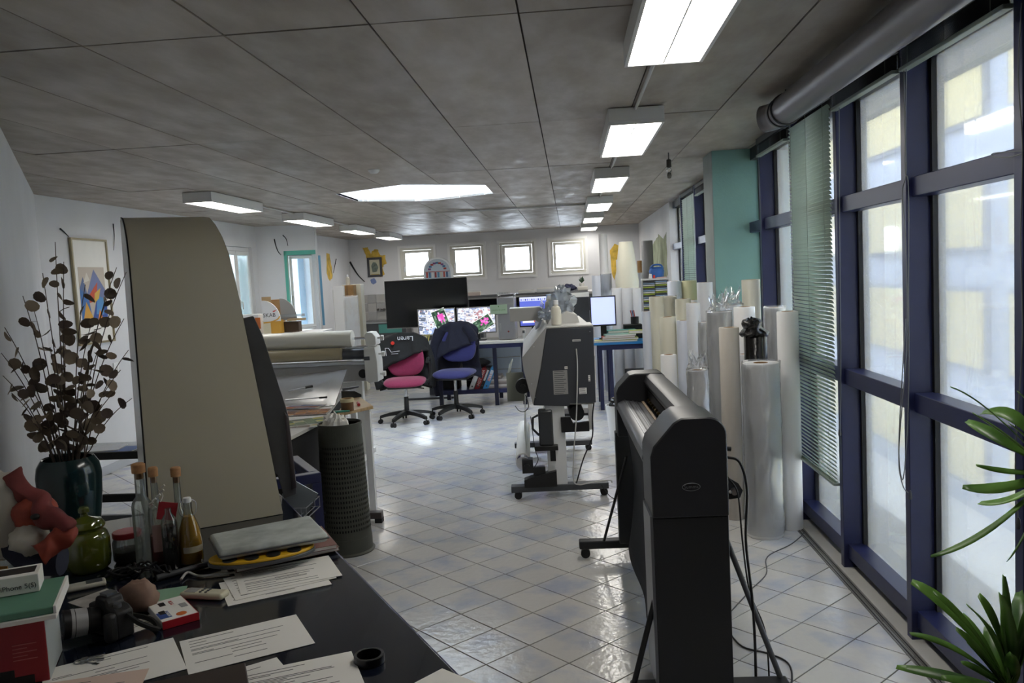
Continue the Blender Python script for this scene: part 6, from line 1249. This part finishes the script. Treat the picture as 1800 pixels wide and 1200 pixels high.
TIPS = [(97, 425, 2.8), (112, 460, 2.7), (222, 478, 2.75), (205, 470, 2.6), (40, 520, 2.65), (60, 545, 2.9), (8, 575, 2.6), (2, 620, 2.75), (5, 660, 2.55), (20, 690, 2.7), (50, 735, 2.65), (218, 560, 2.65), (226, 615, 2.8), (212, 650, 2.6), (232, 700, 2.7), (190, 520, 2.9), (150, 500, 2.7), (75, 480, 2.6), (175, 610, 2.6), (160, 570, 2.65), (115, 560, 2.85), (88, 610, 2.65), (200, 690, 2.75), (30, 640, 2.9)]
nleaf = 0
for bi, (tx, ty, tY) in enumerate(TIPS):
    tip = at(tx, ty, tY); base = vb+Vector((rnd.uniform(-.03, .03), rnd.uniform(-.03, .03), .12)); mid = vb+Vector((0, 0, .36))+(tip-vb)*.22; mid.z = max(mid.z, 1.13)
    if bi % 4 == 3: mid.z += .05
    P = bez(base, Vector((vb.x+(tip.x-vb.x)*.25, vb.y+(tip.y-vb.y)*.25, vb.z+.33+(tip.z-vb.z-.33)*.45)), tip, 14)
    # keep the stem inside the vase mouth
    for q in P:
        if q.z < vb.z+.335: d = Vector((q.x-vb.x, q.y-vb.y)); 
        if q.z < vb.z+.335 and d.length > .06: q.x = vb.x+d.x/d.length*.06; q.y = vb.y+d.y/d.length*.06
    br_ = MB().tube(P, .0028, 5, taper=.0012).obj('branch', mat('stem_dry', '4d4038', .8), eu, world=True)
    Ln = (tip-base).length; n = max(6, int(Ln*13))
    for k in range(n):
        f = .3+.7*(k+.5*rnd.random())/n; i = min(12, int(f*13)); q = P[i].lerp(P[i+1], f*13-i)
        if q.z < vb.z+.36: continue
        s = rnd.uniform(.0195, .030)*(1-.2*f); a = rnd.uniform(0, 2*PI); dirv = Vector((math.cos(a), math.sin(a)*.8, rnd.uniform(-.7, .8))).normalized()
        nr = Vector((rnd.uniform(-1, 1), rnd.uniform(-1.6, .3), rnd.uniform(-.8, .8))); nr = (nr-dirv*nr.dot(dirv)).normalized(); sd = nr.cross(dirv)
        Mx = Matrix(((dirv.x*s, sd.x*s, nr.x*s, q.x), (dirv.y*s, sd.y*s, nr.y*s, q.y), (dirv.z*s, sd.z*s, nr.z*s, q.z), (0, 0, 0, 1)))
        j = rnd.randrange(4); I = Matrix([eu['_mi'][r*4:r*4+4] for r in range(4)])
        if j in used: o = share(leafproto[j], br_)
        else: o = leafproto[j]; o.parent = br_; used.add(j)
        o.matrix_local = I @ Mx; nleaf += 1
# ---- pictures on and by the left walls
def wallX(px, py): return atX(px, py, -4.397)
a, b = wallX(120, 422), wallX(200, 606); cy_ = (a.y+b.y)/2; cz_ = (wallX(160, 420).z+wallX(160, 605).z)/2; w, h = b.y-a.y, wallX(160, 420).z-wallX(160, 605).z
t = thing('framed_poster', 'tall framed poster with a colourful mountain print on the left wall', 'poster', (-4.397, cy_, cz_), PI/2)
mb = MB(); fw = .018; mb.box(-w/2, w/2, -.025, 0, -h/2, -h/2+fw); mb.box(-w/2, w/2, -.025, 0, h/2-fw, h/2); mb.box(-w/2, -w/2+fw, -.025, 0, -h/2+fw, h/2-fw); mb.box(w/2-fw, w/2, -.025, 0, -h/2+fw, h/2-fw); mb.obj('frame', mat('frame_brass', '9a8f72', .4, .4), t)
MB().box(-w/2+fw, w/2-fw, -.012, 0, -h/2+fw, h/2-fw).obj('mount', M_PAPER, t, smooth=False)
pw_, ph_ = w*.72, h*.5; pz = -.02*h; mb = MB(); mb.box(-pw_/2, pw_/2, -.0135, -.012, pz-ph_/2, pz+ph_/2, col='c3b7a8'); rn = random.Random(3)
def tri(pts, c, k): mb.add([(x*pw_, -.0136-.0002*k, pz+z*ph_) for x, z in pts], [list(range(len(pts)))], c)
for k, (pts, c) in enumerate([([(-.5, -.1), (-.2, -.1), (-.35, .32), (-.5, .1)], '5d6f9a'), ([(-.3, -.1), (.5, -.1), (.5, .05), (.08, .46)], '6f7aa6'), ([(-.4, -.2), (.1, -.15), (.2, .22), (-.05, .05)], 'c8502f'), ([(-.5, -.5), (-.1, -.5), (-.2, -.05), (-.5, .1)], '3d6fb0'), ([(-.45, -.5), (-.05, -.5), (-.3, -.15)], 'd9a23c'), ([(-.1, -.5), (.5, -.5), (.5, -.2), (.1, -.12)], '2f4f9a'), ([(.05, -.4), (.35, -.42), (.4, -.1), (.15, -.05)], '4f8fc8'), ([(.0, -.2), (.2, -.1), (.3, .1), (.05, .0)], 'd8b04a'), ([(-.35, .2), (-.1, .25), (-.2, .4)], 'd9d4c8'), ([(.1, -.5), (.3, -.5), (.2, -.3)], 'd9822f')]): tri(pts, c, k)
mb.obj('print', attr_mat('printed', .5), t, smooth=False)
twig([(106, 402), (113, 408), (121, 416)], 'short black stroke painted above the framed poster', X=-4.392, r=.008)
twig([(199, 393), (201, 415), (200, 440)], 'thin blue-black stroke painted right of the framed poster', X=-4.392, r=.005)
WN = Vector((.8535, .521, 0)); WP = Vector((-2.864, 4.085, 0))
def diag(s, z, off=.0): q = Vector((-4.41, 6.63, 0))+Vector((.521, -.8535, 0))*s; return Vector((q.x, q.y, z))+WN*off
def diag_frame(s0, s1, z0, z1, label, fm, inner, th=.03):
    c = diag((s0+s1)/2, (z0+z1)/2); t = thing('wall_picture', label, 'picture', c, math.atan2(.8535, -.521)+PI); w, h = s1-s0, z1-z0; fw = .02
    mb = MB(); mb.box(-w/2, w/2, -th, -.002, -h/2, -h/2+fw); mb.box(-w/2, w/2, -th, -.002, h/2-fw, h/2); mb.box(-w/2, -w/2+fw, -th, -.002, -h/2+fw, h/2-fw); mb.box(w/2-fw, w/2, -th, -.002, -h/2+fw, h/2-fw); mb.obj('frame', fm, t); MB().box(-w/2+fw, w/2-fw, -th*.5, -.002, -h/2+fw, h/2-fw).obj('picture', inner, t, smooth=False)
diag_frame(.18, .62, 1.82, 2.18, 'dark glazed picture on the slanting wall, seen edge-on', M_BLACK, mat('glazed_pale', '8f949a', .1))
diag_frame(.12, .7, 1.1, 1.75, 'narrow red-framed picture on the slanting wall, seen edge-on', mat('frame_red', '6f3a36', .5), mat('picture_pale', 'a9a6a0', .4))
diag_frame(.05, .75, .35, 1.0, 'gold-framed picture low on the slanting wall behind the branches', mat('frame_gold', 'a88c4a', .35, .5), mat('picture_tan', 'b9b2a2', .5))
o = wallX(203, 648); t = thing('wall_socket', 'small white socket on the left wall beside the cream cover', 'socket', (-4.397, o.y, o.z), PI/2); MB().box(-.04, .04, -.012, 0, -.06, .06).obj('plate', M_WHITE, t, bevel=.003); MB().cyl((0, -.014, 0), (0, -.011, 0), .02, n=16).obj('insert', M_LGREY, t)
# ---- black shelf frame behind the vase
Ys = 5.3; x0, x1 = at(38, 800, Ys).x, at(262, 800, Ys).x; t = thing('low_shelf', 'low black-framed shelf behind the vase and the cream cover', 'shelf', ((x0+x1)/2, Ys, 0)); zA, zB, zC_ = at(150, 803, Ys).z, at(200, 876, Ys).z, at(200, 912, Ys).z
for z, m_ in ((zA, M_MATTE), (zB, M_MATTE), (zC_, M_DGREY)): MB().box(x0, x1, Ys, Ys+.03, z-.025, z+.025).obj('rail', m_, t, world=True); 
MB().box(x0, x1, Ys+.03, Ys+.5, zA-.02, zA).obj('glass_shelf', film('shelf_glass', 'cdd6d8', .75, .05, gl=.4), t, world=True)
for x in (x0+.02, x1-.02):
    for y in (Ys+.015, Ys+.49): MB().box(x-.018, x+.018, y-.014, y+.014, 0, zA-.02).obj('leg', M_MATTE, t, world=True)
for k, (px_, col, l) in enumerate(((215, '3f5f9a', 'blue and white leaflet on the low black shelf'), (185, 'c9cbd0', 'white leaflet on the low black shelf'))): p = at(px_, 795, Ys+.2); slab('leaflet', (p.x, Ys+.2+.02*k, zA+.001+.008*k), .22, .2, .007, .2*k, l, col, 'leaflet')
# ---- perforated bin
bc = Vector((-1.455, 4.93, 0)); t = thing('perforated_bin', 'tall dark olive perforated metal bin beside the bench', 'bin', bc)
M_BIN = mat('bin_olive', '4a4c44', .5, .2, var=.1, vs=8); rows, cols = 26, 54; Hb = .80
mb = MB(); vid = {}
def bv(i, j, a=0, b=0):
    z = .02+(Hb-.02)*(j+b)/rows; r = .152-.021*z/Hb; th = 2*PI*(i+a)/cols; return Vector((r*math.cos(th), r*math.sin(th), z))
for j in range(rows):
    for i in range(cols):
        q = [bv(i, j), bv(i, j, 1), bv(i, j, 1, 1), bv(i, j, 0, 1)]
        th = 2*PI*(i+.5)/cols
        if 3 < j < 22:
            e = [bv(i, j, .25, .24), bv(i, j, .75, .24), bv(i, j, .75, .76), bv(i, j, .25, .76)]; mb.add(q+e, [(0, 1, 5, 4), (1, 2, 6, 5), (2, 3, 7, 6), (3, 0, 4, 7)])
        else: mb.add(q, [(0, 1, 2, 3)])
o = mb.obj('perforated_wall', M_BIN, t, solid=.002, smooth=False); MB().lathe([(0, .004), (.165, .0), (.168, .008), (.155, .016), (.153, .10), (.150, .10), (.150, .02), (0, .02)], n=40).obj('foot_rim', M_BIN, t); MB().lathe([(.129, .79), (.135, .79), (.135, .806), (.129, .806), (.129, .79)], n=40).obj('top_rim', M_BIN, t); MB().lathe([(.118, .05), (.122, .5), (.124, .76)], n=30).obj('liner', M_MATTE, t)
for q, (dx, dy, l) in enumerate(((.0, -.03, 'crumpled white paper poking out of the perforated bin'), (-.05, .03, 'second crumpled paper inside the perforated bin'))): crumple('crumpled_paper', bc+Vector((dx, dy, .70)), (.07, .06, .09), l, M_PAPER, 12+q, 'paper')
# ---- blue trestle with wire tray
zt = .73; c_ = on(564, 830, zt); t = thing('blue_trestle', 'dark blue steel trestle between cream cover and perforated bin', 'trestle', (c_.x, c_.y, 0), DR)
MB().box(-.6, 0, 0, .05, zt-.05, zt).obj('top_bar', M_NAVY, t, bevel=.004); MB().box(-.05, 0, .05, .5, zt-.05, zt).obj('side_bar', M_NAVY, t, bevel=.004); MB().box(-.6, -.55, .05, .5, zt-.05, zt).obj('side_bar', M_NAVY, t)
for x in (-.045, -.6):
    for y in (0, .455): MB().box(x, x+.045, y, y+.045, 0, zt-.05).obj('leg', M_NAVY, t)
MB().box(-.55, -.05, .05, .45, .18, .2).obj('shelf', M_NAVY, t)
Yw = 3.75; p = at(525, 890, Yw); t = thing('wire_tray', 'steel wire tray holding a clear folder beside the cream cover', 'tray', (p.x, Yw, p.z-.03)); mb = MB(); w = .1
for z in (0, .05): mb.tube([(-w, -w, z), (w*.7, -w, z), (w*.7, w, z), (-w, w, z), (-w, -w, z)], .003, 6)
for q in range(8): x = -w+q*w*1.7/7; mb.tube([(x, -w, .05), (x, -w, 0), (x, w, 0), (x, w, .05)], .0018, 5)
mb.obj('wires', M_STEEL, t); MB().tube([(0, 0, -(p.z-.03)), (0, 0, 0)], .012, 8).obj('stand', M_DGREY, t); MB().box(-.12, .12, -.12, .12, -(p.z-.03), -(p.z-.03)+.012).obj('base', M_DGREY, t)
o = MB().box(-.09, .06, -.003, .003, 0, .13).xf(Ry(.55)).obj('clear_folder', film('folder_film', 'aab0b4', .35, .15, gl=.5)); o.location = (p.x-.02, Yw, p.z-.02); tag(o, 'clear grey folder sticking out of the wire tray', 'folder')
# ================================================================ leafy plant in the right corner
yp = thing('dracaena', 'green strap-leaved dracaena at the right edge before the windows', 'plant', (1.14, 2.13, .3))
M_LF = mat('leaf_green', '3f6a2c', .35, var=.3, vs=5, col2='6f9a45'); M_LT = mat('stem_tan', '7d6a4a', .8, var=.2, vs=30)
def strap(p0, p1, p2, w, fold=.25):
    P = bez(p0, p1, p2, 12); mb = MB(); vs = []
    for i, q in enumerate(P):
        d = (P[min(i+1, 11)]-P[max(i-1, 0)]).normalized(); sd = d.cross(Vector((0, 0, 1)));
        if sd.length < .1: sd = Vector((1, 0, 0))
        sd = (sd.normalized()*.75+Vector((0, 0, .5))).normalized(); up = sd.cross(d); f = i/11; ww = w*1.15*(.45+.9*f if f < .55 else .95*(1-.62*((f-.55)/.45)**2.5))
        vs += [q-sd*ww+up*ww*fold, q, q+sd*ww+up*ww*fold]
    mb.add(vs, [(i*3+j, i*3+j+1, i*3+4+j, i*3+3+j) for i in range(11) for j in range(2)]); return mb.obj('leaf', M_LF, yp, world=True, solid=.0012, angle=180)
cA, cB = at(1850, 830, 2.12), at(1775, 1215, 2.18)
for tip, ctl, w, c in [((1700, 740), (1760, 770), .016, cA), ((1712, 728), (1770, 765), .014, cA), ((1726, 726), (1800, 705), .018, cA), ((1672, 681), (1730, 700), .007, cA), ((1716, 818), (1770, 835), .009, cA), ((1692, 856), (1760, 872), .016, cA), ((1722, 884), (1790, 892), .015, cA), ((1636, 978), (1740, 955), .010, cA), ((1772, 985), (1800, 960), .014, cA), ((1790, 690), (1830, 720), .015, cA), ((1775, 745), (1820, 780), .012, cA),
                       ((1602, 1022), (1700, 1075), .020, cB), ((1600, 1114), (1690, 1130), .012, cB), ((1576, 1172), (1680, 1190), .015, cB), ((1702, 1066), (1755, 1110), .020, cB), ((1690, 1080), (1730, 1140), .018, cB), ((1765, 1012), (1775, 1100), .012, cB), ((1792, 1040), (1790, 1120), .024, cB), ((1760, 1075), (1765, 1150), .008, cB), ((1690, 1165), (1730, 1180), .014, cB), ((1815, 1060), (1800, 1140), .022, cB), ((1640, 1040), (1720, 1100), .010, cB), ((1735, 1100), (1750, 1160), .02, cB), ((1800, 1110), (1790, 1170), .02, cB), ((1700, 1130), (1740, 1170), .016, cB), ((1760, 1045), (1785, 1130), .02, cB), ((1720, 1045), (1765, 1105), .016, cB), ((1825, 1030), (1810, 1130), .022, cB), ((1655, 1190), (1720, 1205), .014, cB), ((1780, 1150), (1778, 1180), .02, cB), ((1680, 1105), (1735, 1150), .015, cB)]:
    Yq = 2.12 if c is cA else 2.18; strap(c, at(*ctl, Yq-.03+.06*random.random()), at(*tip, Yq+random.uniform(-.12, .16)), w*1.0)
pot = Vector((1.12, 2.15, 0))
for c in (cA, cB): MB().tube(spline([pot+Vector((.02 if c is cA else -.02, 0, .28)), (pot+Vector((0, 0, .28))).lerp(c, .5)+Vector((.02, 0, .02)), c], 6), .014, 10).obj('stem', M_LT, yp, world=True)
t = thing('plant_pot', 'terracotta pot of the dracaena standing by the windows', 'pot', pot); MB().lathe([(0, .004), (.11, .002), (.15, .26), (.165, .265), (.165, .31), (.15, .31), (.145, .27), (0, .26)], n=32).obj('pot', mat('terracotta', 'a2603f', .8, var=.1), t); MB().lathe([(0, .275), (.143, .275), (.143, .268)][::-1], n=24).obj('soil', mat('soil', '3b2d22', .95), t)
# ================================================================ tidy
bpy.context.view_layer.update(); dg = bpy.context.evaluated_depsgraph_get()
for o in _texts:                                 # lettering as plain meshes
    me = bpy.data.meshes.new_from_object(o.evaluated_get(dg)); me.name = o.name; p = o.parent; M_ = o.matrix_local.copy(); nm = o.name; old = o.data
    bpy.data.objects.remove(o); bpy.data.curves.remove(old)
    n_ = bpy.data.objects.new(nm, me); COL.objects.link(n_); n_.parent = p; n_.matrix_local = M_
for o in _things:
    if '_mi' in o: del o['_mi']
